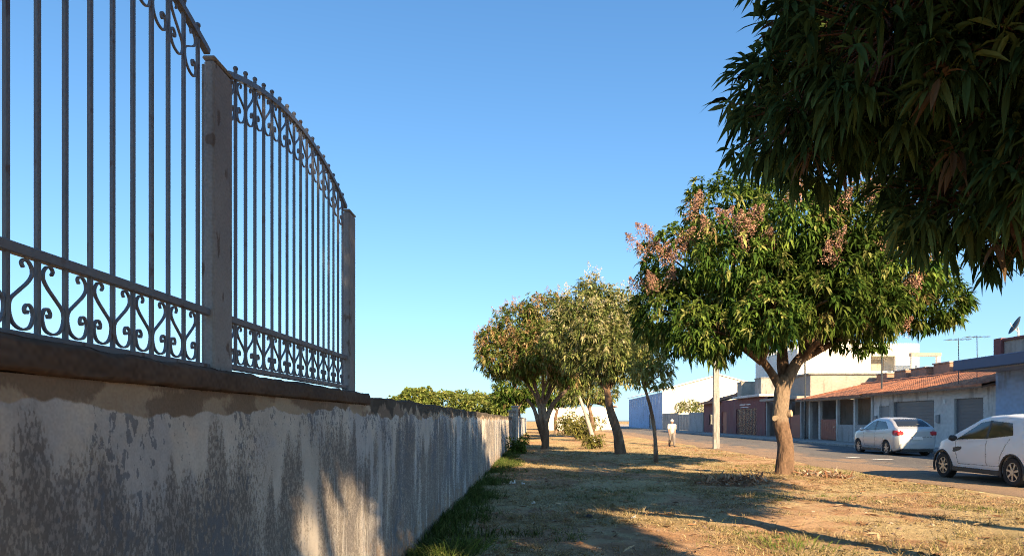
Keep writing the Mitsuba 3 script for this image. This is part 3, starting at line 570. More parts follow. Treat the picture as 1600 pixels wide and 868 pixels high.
verge_tree('verge_tree', 'distant small tree in the middle of the verge', None, [(2.2, 78, -.2), (2.1, 78, 1.5), (2.3, 78, 2.6)], [0.22, 0.18, 0.14],
           cl(78, [(2.2, 4.6, 0, 2.0, 1.5), (3.8, 4.2, 0, 1.5, 1.2), (0.8, 4.0, 0, 1.4, 1.1)]), MANGO, 47, 700, 0.4)
# low yellow green shrubs among the far trunks
def shrub(label, x, y, r, h, palette, seed, n, leaf):
    rng = np.random.default_rng(seed); t = thing('shrub', label, 'shrub')
    cl_ = [(x + rng.normal(0, r * 0.4), y + rng.normal(0, r * 0.3), h * (0.35 + 0.35 * rng.random()), r * 0.6, r * 0.6, h * 0.35) for _ in range(5)]
    P, A = shell(cl_, n, rng, 0.2); V, F, C, k = rosettes(P, A, rng, 8, leaf, leaf * 0.16, 0.4, palette, tri=True)
    stems = [tube(bent((x, y, -0.05), c[:3], rng, 0.1, 5), np.linspace(0.02, 0.006, 5), 5) for c in cl_]
    add(t + '__stem', cat(stems), 'mat_bark'); add(t + '__foliage', mb(V, F), 'mat_leaf', color=C); labels[t + '__foliage'] = {'kind': 'stuff'}
YEL = [(0.20, 0.19, 0.05, 3), (0.28, 0.25, 0.09, 2), (0.12, 0.13, 0.04, 2)]
shrub('yellow green shrub under the white leaning trunk', 3.3, 52, 1.0, 1.6, YEL, 51, 200, 0.26)
shrub('dry bush at the foot of the leaning grey trunk', 2.9, 36, 0.55, 0.7, YEL, 52, 90, 0.2)
shrub('dark green bush growing against the far end of the wall', -0.85, 31, 0.5, 0.8, MANGO, 53, 130, 0.18)

shrub('thin yellow bush in front of the pinkish far house', 6.0, 80, 1.4, 2.4, YEL, 54, 260, 0.3)
shrub('tallest yellow green bush left of the far house windows', 2.6, 70, 1.3, 2.6, YEL, 55, 260, 0.3)
# ------------------------------------------------------------------ round green trees beyond the wall
FAR = [(0.16, 0.21, 0.05, 3), (0.22, 0.26, 0.07, 3), (0.30, 0.30, 0.09, 1.5)]
for i, (qx, qt, w, Yd, what) in enumerate([(655, 607, 34, 120, 'leftmost'), (704, 611, 40, 135, 'second from left'), (748, 612, 40, 128, 'third from left'), (786, 614, 34, 120, 'fourth from left, yellowish'), (808, 609, 28, 95, 'rightmost, darkest'), (625, 620, 30, 140, 'lowest, half hidden by the wall')]):
    rng = np.random.default_rng(60 + i); x = (qx - 838) / 1100 * Yd; zt = EYE + (657 - qt) / 1100 * Yd; r = w / 1100 * Yd * 0.75
    t = thing('round_tree', f'round green tree beyond the wall, {what} of the row', 'tree', 'round trees beyond the wall')
    cs = [(x + rng.normal(0, r * 0.35), Yd + rng.normal(0, r * .3), zt - r * 0.75 + rng.normal(0, r * 0.12), r * .72, r * .72, r * .62) for _ in range(5)] + [(x, Yd, zt - r * .62, r * .85, r * .8, r * .62)]
    add(t + '__trunk', wood([(x, Yd, -.3), (x + .1, Yd, 1.5), (x, Yd, zt - r)], [0.3, 0.25, 0.2], []), 'mat_bark', smooth=True)
    P, A = shell(cs, 800, rng, 0.6); V, F, C, k = rosettes(P, A, rng, 8, 0.55, 0.16, 0.2, FAR if i != 4 else MANGO, tri=True)
    add(t + '__crown', mb(V, F), 'mat_leaf', color=C); labels[t + '__crown'] = {'kind': 'stuff'}

# ------------------------------------------------------------------ grass and litter on the verge
def blades(n, xs, ys, hmin, hmax, w, pal, seed, mask=None, lean=0.5):
    rng = np.random.default_rng(seed)
    x, y = rng.uniform(*xs, n), ys[0] * (ys[1] / ys[0]) ** rng.random(n)
    tx, ty = rng.uniform(*xs, n // 26 + 1), ys[0] * (ys[1] / ys[0]) ** rng.random(n // 26 + 1); ti = rng.integers(0, len(tx), n); inT = rng.random(n) < 0.72
    ra = 0.012 + 0.05 * rng.random(len(tx)); x = np.where(inT, tx[ti] + rng.normal(0, 1, n) * ra[ti], x); y = np.where(inT, ty[ti] + rng.normal(0, 1, n) * ra[ti], y); x = np.clip(x, *xs)
    if mask is not None:
        kx = mask(x, y) > rng.random(n); x, y = x[kx], y[kx]
    n = len(x); b = np.stack([x, y, hgt(x, y) - 0.01], 1)
    d = np.stack([rng.normal(0, lean, n), rng.normal(0, lean, n), np.ones(n)], 1); d /= np.linalg.norm(d, axis=1, keepdims=True)
    ln = rng.uniform(hmin, hmax, n); c = np.array(pal)[rng.integers(0, len(pal), n)] * (0.75 + 0.5 * rng.random((n, 1)))
    s = np.stack([np.cos(a := rng.random(n) * 6.283), np.sin(a), 0 * a], 1) * (w * (0.6 + 0.8 * rng.random(n)))[:, None]
    m_ = b + d * ln[:, None] * 0.55; tip = b + d * ln[:, None] + np.stack([d[:, 0], d[:, 1], -0.3 + 0 * a], 1) * ln[:, None] * 0.45
    V = np.stack([b - s, b + s, m_ + s * 0.8, m_ - s * 0.8, tip], 1); f = np.array([[0, 1, 2], [0, 2, 3], [3, 2, 4]])
    return mb(V.reshape(-1, 3), (f[None] + (np.arange(n) * 5)[:, None, None]).reshape(-1, 3)), np.repeat(c, 5, 0)
nz = lambda x, y, s, k=3: meshkit.fbm(np.stack([x * s, y * s, x * 0 + k], -1), 3, k)
STRAW = [(0.34, 0.262, 0.145), (0.26, 0.195, 0.10), (0.40, 0.315, 0.185), (0.21, 0.16, 0.078)]; GREEN = [(0.055, 0.085, 0.024), (0.075, 0.112, 0.03), (0.115, 0.13, 0.045), (0.04, 0.065, 0.018)]
def dry_mask(x, y): return np.clip((nz(x, y, 0.8) - 0.40) * 5, 0.04, 1) * np.clip((9.0 - x) / 0.8, 0, 1)
m, C = blades(260000, (-0.9, 9.2), (6.8, 44), 0.025, 0.10, 0.0038, STRAW, 71, dry_mask, 0.9)
add('dry_grass', m, 'mat_dry', color=C); labels['dry_grass'] = {'kind': 'stuff', 'label': 'short straw coloured grass over the sandy verge', 'category': 'grass'}
def tuft_mask(x, y): return np.clip((nz(x, y, 1.1, 12) - 0.50) * 6, 0, 1) * np.clip((9.2 - x) / 0.5, 0, 1)
m, C = blades(30000, (-0.4, 9.3), (6.8, 30), 0.07, 0.20, 0.0032, STRAW + [(0.16, 0.16, 0.06)], 76, tuft_mask, 0.7)
add('straw_tufts', m, 'mat_dry', color=C); labels['straw_tufts'] = {'kind': 'stuff', 'label': 'longer straw tufts standing out of the dry turf', 'category': 'grass'}
def green_mask(x, y): return np.clip((-0.55 - x + 1.7 * (nz(x, y, 0.9, 5) - 0.5) + 0.8 * (nz(x, y, 3.1, 6) - 0.5)) / 0.5, 0, 1)
m, C = blades(60000, (-1.36, 0.6), (6.3, 36), 0.03, 0.24, 0.005, GREEN, 72, green_mask, 0.45)
add('weed_strip', m, 'mat_dry', color=C); labels['weed_strip'] = {'kind': 'stuff', 'label': 'green weeds growing along the foot of the wall', 'category': 'weeds'}
def patch_mask(x, y): return np.clip((nz(x, y, 0.7, 9) - 0.57) * 9, 0, 1) * np.clip((9.2 - x) / 0.8, 0, 1)
m, C = blades(60000, (0.2, 9.2), (6.8, 34), 0.03, 0.11, 0.004, GREEN[:3] + [(0.24, 0.22, 0.08)], 73, patch_mask, 0.6)
add('green_grass', m, 'mat_dry', color=C); labels['green_grass'] = {'kind': 'stuff', 'label': 'patches of green grass among the dry turf', 'category': 'grass'}
def clump_grass(x, y, n, r, h, seed, label):
    rng = np.random.default_rng(seed); xx, yy = x + rng.normal(0, r, n), y + rng.normal(0, r, n)
    t = thing('grass_tuft', label, 'grass tuft')
    b = np.stack([xx, yy, hgt(xx, yy) - .01], 1); d = np.stack([(xx - x) / r * 0.35 + rng.normal(0, .2, n), (yy - y) / r * .35 + rng.normal(0, .2, n), np.ones(n)], 1); d /= np.linalg.norm(d, axis=1, keepdims=True)
    c = np.array([(0.10, 0.16, 0.035), (0.16, 0.21, 0.05), (0.22, 0.24, 0.08)])[rng.integers(0, 3, n)] * (0.8 + .4 * rng.random((n, 1)))
    V, F, C, k = leaf_mesh(b, d, h * (0.5 + 0.6 * rng.random(n)), np.full(n, 0.006), 0.3 + 0.4 * rng.random(n), c, rng, 0.6)
    add(t + '__blades', mb(V, F), 'mat_leaf', color=C); labels[t + '__blades'] = {'kind': 'stuff'}
clump_grass(-0.95, 7.5, 160, 0.16, 0.42, 81, 'bright green grass tuft at the foot of the wall, nearest')
clump_grass(-0.7, 8.0, 130, 0.16, 0.34, 82, 'green grass tuft just right of the nearest tuft by the wall')
clump_grass(7.15, 17.6, 60, 0.10, 0.42, 83, 'green weed sprouting right of the mid tree trunk')
clump_grass(2.9, 7.9, 170, 0.26, 0.22, 84, 'low green tuft at the bottom edge of the sunny verge')
rng = np.random.default_rng(97); n = 1500; x = rng.uniform(-0.6, 9.4, n); y = 6.8 * (30 / 6.8) ** rng.random(n); ico = trimesh.creation.icosphere(subdivisions=1); nv = len(ico.vertices)
rr = 0.008 + 0.022 * rng.random((n, 1, 1)) ** 3; V = ico.vertices[None] * rr * (0.7 + 0.6 * rng.random((n, nv, 1))) * [1, 1, 0.6] + np.stack([x, y, hgt(x, y) + 0.004], 1)[:, None]
add('pebbles', mb(V.reshape(-1, 3), (ico.faces[None] + (np.arange(n) * nv)[:, None, None]).reshape(-1, 3)), 'mat_dry', color=np.repeat(np.array([(0.30, 0.20, 0.14), (0.42, 0.33, 0.25), (0.22, 0.16, 0.13)])[rng.integers(0, 3, n)], nv, 0)); labels['pebbles'] = {'kind': 'stuff', 'label': 'small stones and clods strewn over the sandy verge', 'category': 'pebbles'}
# fallen leaves
rng = np.random.default_rng(90); n = 5200; x = rng.uniform(-1, 9.2, n); y = 6.8 * (42 / 6.8) ** rng.random(n)
near_tree = np.exp(-((x - MID[0]) ** 2 + (y - MID[1]) ** 2) / 6); kx = rng.random(n) < 0.25 + near_tree; x, y = x[kx], y[kx]; n = len(x)
d = np.stack([rng.normal(size=n), rng.normal(size=n), 0.12 * rng.normal(size=n)], 1); d /= np.linalg.norm(d, axis=1, keepdims=True)
c = np.array([(0.26, 0.13, 0.07), (0.33, 0.21, 0.12), (0.17, 0.09, 0.055), (0.40, 0.30, 0.19)])[rng.integers(0, 4, n)] * (0.7 + .6 * rng.random((n, 1)))
V, F, C, k = leaf_mesh(np.stack([x, y, hgt(x, y) + 0.02], 1), d, 0.10 + 0.1 * rng.random(n), 0.015 + .012 * rng.random(n), 0.05 * rng.normal(size=n), c, rng, 0.3)
add('leaf_litter', mb(V, F), 'mat_dry', color=C); labels['leaf_litter'] = {'kind': 'stuff', 'label': 'fallen brown leaves scattered over the verge', 'category': 'leaves'}
# heaps of dry brush at the foot of the mid tree
def brush(x, y, rx, ry, h, nl_, ns, seed, label, cols):
    rng = np.random.default_rng(seed); t = thing('brush_pile', label, 'brush pile')
    n = nl_; a, r = rng.random(n) * 6.283, np.sqrt(rng.random(n)); xx, yy = x + rx * r * np.cos(a), y + ry * r * np.sin(a)
    b = np.stack([xx, yy, hgt(xx, yy) + h * (1 - r * r) * rng.random(n)], 1); d = rng.normal(size=(n, 3)) * [1, 1, 0.5]; d /= np.linalg.norm(d, axis=1, keepdims=True)
    c = np.array(cols)[rng.integers(0, len(cols), n)] * (.7 + .6 * rng.random((n, 1)))
    V, F, C, k = leaf_mesh(b, d, 0.12 + .13 * rng.random(n), 0.018 + .012 * rng.random(n), .2 * rng.normal(size=n), c, rng, .6)
    add(t + '__dry_leaves', mb(V, F), 'mat_dry', color=C); labels[t + '__dry_leaves'] = {'kind': 'stuff'}
    for i in range(ns):
        a = rng.random() * 6.283; L = 0.3 + 0.7 * rng.random(); o = np.array([x + rng.normal(0, rx * .4), y + rng.normal(0, ry * .4)]); e = o + L * np.array([math.cos(a), math.sin(a) * .5])
        z0, z1 = float(hgt(*o)) + 0.03 + h * .4 * rng.random(), float(hgt(*e)) + 0.03 + h * .6 * rng.random()
        add(t + '__stick', tube(bent((*o, z0), (*e, z1), rng, 0.05, 6), np.linspace(0.012, 0.004, 6), 6), 'mat_bark', smooth=True)
PINK = [(0.30, 0.15, 0.095), (0.38, 0.24, 0.16), (0.24, 0.12, 0.07), (0.43, 0.32, 0.23)]
brush(4.45, 16.0, 0.9, 0.7, 0.14, 420, 9, 91, 'reddish heap of dry leaves and sticks left of the mid trunk', PINK)
brush(6.9, 16.9, 0.7, 0.5, 0.12, 260, 6, 92, 'pale heap of dry branches right of the mid trunk', PINK + [(0.48, 0.40, 0.31)])
def lump(name, label, cat_, x, y, r, matn, seed, squash=0.75):
    t = thing(name, label, cat_); s = trimesh.creation.icosphere(subdivisions=2, radius=1.0); v = s.vertices
    v = v * (1 + 0.35 * (meshkit.fbm(v * 1.7 + seed, 3, seed) - 0.5))[:, None] * [r, r * 0.85, r * squash]; s.vertices = v + [x, y, float(hgt(x, y)) + r * squash * 0.6]
    add(t, s, matn, smooth=40)
lump('stone', 'small dark stone lying on the sunlit verge at the shadow edge', 'stone', 0.78, 10.4, 0.055, 'mat_stone', 3)
def scrap(label, x, y, w, seed):
    rng = np.random.default_rng(seed); t = thing('paper_scrap', label, 'litter'); g = 5
    u, v = np.meshgrid(np.linspace(-1, 1, g), np.linspace(-1, 1, g)); z = 0.35 * w * np.abs(rng.normal(size=(g, g)))
    P = np.stack([x + u * w * 0.6 + rng.normal(0, .1 * w, (g, g)), y + v * w * .5 + rng.normal(0, .1 * w, (g, g)), float(hgt(x, y)) + 0.02 + z], -1).reshape(-1, 3)
    ii, jj = np.meshgrid(np.arange(g - 1), np.arange(g - 1), indexing='ij'); q = np.stack([ii * g + jj, ii * g + jj + 1, (ii + 1) * g + jj + 1, (ii + 1) * g + jj], -1).reshape(-1, 4)
    add(t, (P, q), 'mat_paper')
scrap('crumpled white scrap beside the small dark stone', 1.42, 10.3, 0.05, 1); scrap('white scrap in the shade near the foot of the wall', -0.05, 12.3, 0.06, 2); scrap('white scrap far back in the shade of the path', -0.55, 16.2, 0.10, 3); scrap('pale scrap in the shade right of the other far one', -0.3, 16.0, 0.07, 4)

# ------------------------------------------------------------------ cars (heading away along +y); local y from the rear
def car(label, xl, yr, width, prof, belt, wheels, rw, paint, glass_poly, rear, front_glass, pillars, suv):
    t = thing('parked_car', label, 'car', )
    xc = xl + width / 2; W = width / 2; L = prof[-1][0]
    py_, pz_ = np.array(prof).T
    top = lambda y: np.interp(y, py_, pz_)
    ys = np.unique(np.concatenate([np.linspace(0, L, 64), py_])); z0 = 0.21 if not suv else 0.25
    def plan(y):
        return W * (1 - 0.20 * np.clip(1 - y / 0.35, 0, 1) ** 2 - 0.30 * np.clip((y - (L - 0.75)) / 0.75, 0, 1) ** 2.2)
    def section(y):
        tp = float(top(y)); b = min(float(np.interp(y, *np.array(belt).T)), tp - 0.05); w = float(plan(y)); zl = z0 + 0.10 * float(np.clip(1 - y / 0.3, 0, 1) + np.clip((y - L + .3) / .3, 0, 1))
        zl = min(zl, tp - 0.2); s = []
        for q_, k_ in ((0, .90), (.12, .955), (.35, .985), (.6, 1.0), (.85, .985), (1, .955)): s.append((w * k_, zl + (b - zl) * q_))
        gh = tp - b; ins = 0.20 * min(gh / 0.5, 1.0)
        for q_ in (.15, .35, .55, .75, .88): s.append((w * (.955 - ins * q_ ** 1.15) - 0.0, b + gh * q_ * 0.98))
        e = w * (.955 - ins); s += [(e * 0.93, b + gh * .965), (e * .75, b + gh * .99), (e * .4, b + gh * 1.0), (0, b + gh * 1.003)]
        return np.array(s)
    S = [section(y) for y in ys]
    def side(y, z):
        s = section(y)[:12]; return float(np.interp(z, s[:, 1], s[:, 0]))
    n, k = len(ys), len(S[0]); V = []
    for y, s in zip(ys, S):
        full = np.vstack([s, (s[:-1] * [-1, 1])[::-1]]); V.append(np.stack([full[:, 0], np.full(len(full), y), full[:, 1]], 1))
    V = np.stack(V); kk = V.shape[1]
    f = []
    for i in range(n - 1):
        for j in range(kk):
            a, b, c, d = i * kk + j, i * kk + (j + 1) % kk, (i + 1) * kk + (j + 1) % kk, (i + 1) * kk + j
            f += [[a, c, b], [a, d, c]]
    cr, cf = n * kk, n * kk + 1
    for j in range(kk): f += [[cr, j, (j + 1) % kk], [cf, (n - 1) * kk + (j + 1) % kk, (n - 1) * kk + j]]
    Vv = np.vstack([V.reshape(-1, 3), V[0].mean(0), V[-1].mean(0)])
    body = mb(Vv, f)
    if body.volume < 0: body.invert()
    man = m3.Manifold(m3.Mesh(np.asarray(body.vertices, np.float32), np.asarray(body.faces, np.uint32)))
    for wy in wheels:
        for s in (-1, 1):
            cyl = m3.Manifold.cylinder(0.34, rw + 0.055, rw + 0.055, 40).rotate((0, 90, 0)).translate((W - 0.30 if s > 0 else -W - 0.04, wy, rw))
            man = man - cyl
    mm = man.to_mesh(); v = mm.vert_properties[:, :3] + [xc, yr, 0]
    add(t + '__body', mb(v, mm.tri_verts), paint, smooth=32)
    def sidepatch(poly, s, off, dens=0.06):
        pts = []; tri = trimesh.creation.triangulate_polygon(Polygon(poly), engine='earcut')
        m = mb(np.column_stack([tri[0], np.zeros(len(tri[0]))]), tri[1])
        for _ in range(3): m = m.subdivide()
        vv = np.array([[xc + s * (side(a, b) + off), yr + a, b] for a, b in m.vertices[:, :2]]); ff = m.faces
        vi = np.array([[xc + s * (side(a, b) - 0.004), yr + a, b] for a, b in m.vertices[:, :2]])
        mesh = mb(np.vstack([vv, vi]), np.vstack([ff, ff[:, ::-1] + len(vv)])); return mesh
    for s in (-1, 1):
        for gp in glass_poly: add(t + '__side_window', sidepatch(gp, s, 0.006), 'mat_glass', smooth=25)
        for pp in pillars: add(t + '__pillar_trim', sidepatch(pp, s, 0.008), 'mat_trim')
    def toppatch(y0, y1, frac0, frac1, off, lift=0.0):
        u = np.linspace(0, 1, 9); w_ = np.linspace(-1, 1, 13); out = []
        for a in u:
            y = y0 + (y1 - y0) * a; sc = section(y); e = sc[11, 0] * (frac0 + (frac1 - frac0) * a)
            xs = w_ * e; zs = np.interp(np.abs(xs), sc[11:][::-1, 0], sc[11:][::-1, 1]); out.append(np.stack([xc + xs, np.full(13, yr + y), zs + off], 1))
        V = np.stack(out).reshape(-1, 3); ii, jj = np.meshgrid(np.arange(8), np.arange(12), indexing='ij')
        return V + [0, -off if y0 < L / 2 else off, 0], np.stack([ii * 13 + jj, ii * 13 + jj + 1, (ii + 1) * 13 + jj + 1, (ii + 1) * 13 + jj], -1).reshape(-1, 4)
    add(t + '__windscreen', toppatch(*front_glass, 0.90, 0.92, 0.006), 'mat_glass', smooth=True)
    add(t + '__rear_window', toppatch(*rear['glass'], 0.90, 0.92, 0.006), 'mat_glass', smooth=True)
    for wy in wheels:
        for s in (-1, 1):
            wk = add(t + '__wheel', trimesh.creation.cylinder(radius=0.06, height=0.05, sections=16, transform=trimesh.transformations.rotation_matrix(np.pi / 2, (0, 1, 0))).apply_translation((xc + s * (W - 0.045), yr + wy, rw)), 'mat_rim')
            pr = np.array([(rw * .64, -.10), (rw * .70, -.108), (rw * .93, -.105), (rw, -.075), (rw, .075), (rw * .93, .105), (rw * .70, .108), (rw * .64, .10), (rw * .64, -.10)])
            R = trimesh.creation.revolve(pr, sections=36); R.apply_transform(trimesh.transformations.rotation_matrix(np.pi / 2, (0, 1, 0))); R.apply_translation((xc + s * (W - 0.125), yr + wy, rw)); add(wk + '__tyre', R, 'mat_tyre', smooth=35)
            rim = [trimesh.creation.annulus(rw * .58, rw * .655, 0.15, sections=36), trimesh.creation.cylinder(radius=rw * .64, height=0.02, sections=32).apply_translation((0, 0, -s * 0.03))]
            sp = []
            for a in range(7):
                b = trimesh.creation.box((rw * .52, 0.045, 0.018)); b.apply_translation((rw * .34, 0, s * 0.072)); b.apply_transform(trimesh.transformations.rotation_matrix(a * 2 * np.pi / 7, (0, 0, 1))); sp.append(b)
            for key, ms, mt in (('rim', [rim[0]] + sp, 'mat_rim'), ('brake_disc', [rim[1]], 'mat_trim')):
                g = cat(ms); g.apply_transform(trimesh.transformations.rotation_matrix(np.pi / 2, (0, 1, 0))); g.apply_translation((xc + s * (W - 0.11), yr + wy, rw)); add(wk + '__' + key, g, mt, smooth=30)
            # arch lip
            a = np.linspace(-0.12 * np.pi, 1.12 * np.pi, 26); arc = np.stack([np.full(26, xc + s * (W * 0.975)), yr + wy + (rw + .06) * np.cos(a), rw + (rw + .06) * np.sin(a)], 1)
            add(t + '__wheel_arch', tube(arc, 0.030 if suv else 0.012, 6), 'mat_trim' if suv else paint, smooth=True)
    # sill, seams, handles, mirrors
    for s in (-1, 1):
        add(t + '__sill', bx(xc + s * W * .86, xc + s * W * .97, yr + wheels[0] + rw + .09, yr + wheels[1] - rw - .09, z0 - .03, z0 + .075, .015), 'mat_trim')
        for (ya, za, yb, zb) in rear['seams']:
            pp = np.array([[xc + s * (side(ya + (yb - ya) * u, za + (zb - za) * u) + 0.0005), yr + ya + (yb - ya) * u, za + (zb - za) * u] for u in np.linspace(0, 1, 14)]); add(t + '__door_seam', tube(pp, 0.005, 5), 'mat_trim')
        for (ya, za) in rear['handles']:
            add(t + '__door_handle', bx(xc + s * side(ya, za) - .01, xc + s * (side(ya, za)) + .02, yr + ya - .08, yr + ya + .08, za - .016, za + .016, .007), paint)
        ym, zm = rear['mirror']; ms = trimesh.creation.icosphere(subdivisions=2, radius=1); ms.vertices = ms.vertices * [0.105, 0.06, 0.075] + [xc + s * (W + 0.09), yr + ym, zm]
        add(t + '__mirror', cat([ms, bx(xc + s * (W * .86), xc + s * (W + .03), yr + ym - .02, yr + ym + .02, zm - .04, zm - .012)]), 'mat_trim' if suv else paint, smooth=40)
        add(t + '__tail_light', sidepatch(rear['tail'], s, 0.012), 'mat_taillight', smooth=30)
        xa = xc + s * W * rear['tx']; add(t + '__tail_lamp', bx(xa - .13, xa + .13, yr - 0.010, yr + 0.12, rear['tz'] - .075, rear['tz'] + .075, .03), 'mat_taillight')
        add(t + '__headlight', bx(xc + s * W * .62 - .16, xc + s * W * .62 + .1, yr + L - .26, yr + L - .09, .66, .79, .03), 'mat_lamp')
    add(t + '__rear_bumper', bx(xc - W * .80, xc + W * .80, yr - 0.03, yr + 0.2, z0 + .08, z0 + .33, .035), paint)
    add(t + '__under_bumper', bx(xc - W * .72, xc + W * .72, yr - 0.034, yr + 0.2, z0 - .03, z0 + .085, .02), 'mat_trim')
    add(t + '__floor_pan', bx(xc - W * .80, xc + W * .80, yr + .25, yr + L - .25, z0 - .05, z0 + .05), 'mat_trim')
    add(t + '__number_plate', bx(xc - .2, xc + .2, yr - .042, yr - .028, rear['pz'], rear['pz'] + .125, .004), 'mat_capwhite')
    yw, hw = rear['glass'][0] + .02, float(top(rear['glass'][0] + .02)) + .03
    add(t + '__rear_wiper', tube([(xc, yr + yw - .03, hw - .02), (xc + .12, yr + yw + .02, hw + .045), (xc + .30, yr + yw + .03, hw + .06)], .009, 5), 'mat_trim')
    add(t + '__boot_seam', tube([(xc + W * .72 * u, yr - .004 + .03 * abs(u) ** 3, rear['tz'] - .14) for u in np.linspace(-1, 1, 12)], .006, 5), 'mat_trim')
    add(t + '__exhaust', tube([(xc + W * .5, yr - .03, z0 - .01), (xc + W * .5, yr + .15, z0 - .01)], .028, 10), 'mat_steel', smooth=30)
    return t, xc, W, side
# white compact car at the right edge
pw = [(0, .62), (.04, .98), (.10, 1.15), (.30, 1.46), (.55, 1.555), (1.2, 1.60), (1.8, 1.575), (2.2, 1.50), (2.7, 1.27), (3.2, 1.035), (3.4, .99), (3.72, .90), (3.88, .76), (3.95, .55)]
c1 = car('white compact car with dark wheel arches at the right edge of the picture', 10.38, 14.62, 1.72, pw, [(0, 1.08), (.8, 1.07), (2.9, .95), (3.95, .85)], (0.78, 3.40), 0.325, 'mat_paint_white',
         [[(0.78, 1.13), (0.92, 1.40), (1.62, 1.45), (1.62, 1.045)], [(1.70, 1.04), (1.70, 1.45), (2.05, 1.41), (2.86, 0.99)]],
         dict(glass=(.13, .36), seams=[(1.66, 1.02, 1.66, .42), (1.66, .42, 2.75, .40), (2.75, .40, 2.86, .97), (1.66, .42, 1.22, .42), (1.22, .42, 1.17, .62), (1.17, .62, 1.02, .84), (1.02, .84, .86, 1.06)], handles=[(1.82, .90), (.95, .95)], mirror=(2.78, 1.03), tail=[(0.03, .78), (0.02, 1.0), (.16, 1.28), (.24, 1.22), (.2, .86)], tx=.78, tz=.93, pz=.62),
         (2.24, 3.1), [[(1.62, 1.04), (1.62, 1.46), (1.70, 1.46), (1.70, 1.035)]], True)
add(c1[0] + '__wing_badge', (lambda P: mb(P, [[0, 1, 2], [0, 2, 3], [0, 3, 4], [0, 4, 5], [0, 5, 6]]))(np.array([[c1[1] - c1[3](a, b) - 0.006, 14.62 + a, b] for a, b in ((2.93, .69), (2.80, .70), (2.62, .745), (2.56, .80), (2.62, .825), (2.80, .815), (2.93, .79))])), 'mat_trim'); labels[c1[0] + '__wing_badge'] = {'label': 'dark marking on the front wing'}
ps = [(0, .60), (.04, .98), (.10, 1.13), (.24, 1.20), (.60, 1.43), (.92, 1.555), (1.8, 1.60), (2.3, 1.52), (2.6, 1.40), (3.12, 1.12), (3.3, 1.07), (3.85, .94), (4.1, .78), (4.2, .55)]
c2 = car('silver saloon car parked across the road, its rear in the sun', 14.6, 28.6, 1.76, ps, [(0, 1.06), (1.0, 1.05), (3.0, .98), (4.2, .88)], (0.85, 3.38), 0.315, 'mat_paint_silver',
         [[(0.72, 1.13), (1.12, 1.42), (1.78, 1.46), (1.78, 1.06)], [(1.86, 1.06), (1.86, 1.46), (2.25, 1.42), (2.95, 1.06)]],
         dict(glass=(.27, .84), seams=[(1.82, 1.03, 1.82, .36), (1.82, .36, 2.75, .36), (2.75, .36, 2.9, 1.0), (1.82, .36, 1.3, .40), (1.3, .4, 1.0, .8)], handles=[(1.95, .93), (1.12, .95)], mirror=(2.78, 1.08), tail=[(0.02, .84), (0.02, 1.05), (.30, 1.07), (.36, .99), (.26, .86)], tx=.76, tz=.94, pz=.68),
         (2.35, 3.05), [[(1.78, 1.05), (1.78, 1.47), (1.86, 1.47), (1.86, 1.05)]], False)

# ------------------------------------------------------------------ utility pole, person
t = thing('utility_pole', 'pale concrete utility pole at the road edge, left of the mid trunk', 'pole')
PX, PYY = 9.45, 37.0
add(t + '__shaft', bx(PX - .16, PX + .16, PYY - .13, PYY + .13, -0.3, 3.0, .02).apply_transform(np.eye(4)), 'mat_concrete')
up = trimesh.convex.convex_hull(np.array([[PX + sx * w, PYY + sy * w * .8, z] for z, w in ((3.0, .155), (8.6, .09)) for sx in (-1, 1) for sy in (-1, 1)])); add(t + '__upper_shaft', up, 'mat_concrete')
add(t + '__crossarm', bx(PX - .9, PX + .9, PYY - .15, PYY - .06, 7.9, 8.02, .01), 'mat_bark')
t = thing('utility_pole', 'concrete utility pole beside the viewer whose shadow crosses the verge', 'pole')
add(t + '__shaft', trimesh.convex.convex_hull(np.array([[9.75 + sx * w, 0.6 + sy * w, z] for z, w in ((-.2, .13), (8.6, .085)) for sx in (-1, 1) for sy in (-1, 1)])), 'mat_concrete')
add(t + '__crossarm', bx(8.9, 10.6, .43, .51, 7.9, 8.02, .01), 'mat_bark')

def bones(lst, res=0.03, it=6):
    tot = None
    for (a, ra, b, rb) in lst:
        h = m3.Manifold.hull(m3.Manifold.batch_boolean([m3.Manifold.sphere(ra, 18).translate(tuple(a)), m3.Manifold.sphere(rb, 18).translate(tuple(b))], m3.OpType.Add))
        tot = h if tot is None else tot + h
    mm = tot.refine_to_length(res).to_mesh(); m = trimesh.Trimesh(mm.vert_properties[:, :3], mm.tri_verts)
    trimesh.smoothing.filter_taubin(m, iterations=it); return m
t = thing('person', 'person in a pale top, grey trousers and white cap walking along the road edge', 'person')
PO = np.array([7.6, 39.5, 0.0]); sc_ = 0.89
def J(x, y, z): return (x * sc_, y * sc_, z * sc_)
hip, chest, neck, head = (0, 0, .92), (0, -.02, 1.28), (0, -.03, 1.44), (0, -.06, 1.58)
lk, la, lt = (.10, -.20, .50), (.12, -.16, .09), (.12, -.34, .04); rk, ra_, rt = (-.09, .02, .48), (-.09, .34, .13), (-.09, .24, .03)
body_b = [(J(*head), .085, J(0, -.07, 1.52), .07), (J(*neck), .055, J(*head), .055), (J(*chest), .12, J(*neck), .06)]
for s in (-1, 1):
    sh = J(.19 * s, -.02, 1.36); el = J(.24 * s, -.02 + .13 * s, 1.10); wr = J(.23 * s, -.12 + .2 * s, .88); hd = J(.225 * s, -.15 + .22 * s, .80)
    body_b += [(J(.08 * s, -.02, 1.37), .06, sh, .055), (sh, .055, el, .042), (el, .042, wr, .03), (wr, .032, hd, .028)]
    for q_ in range(4): body_b.append((hd, .012, (hd[0] + .008 * (q_ - 1.5), hd[1] - .012 + .014 * (q_ - 1.5), hd[2] - .065 - .01 * (q_ in (1, 2))), .008))
    body_b.append((wr, .012, (wr[0] - .02 * s, wr[1] - .045, wr[2] - .055), .009))
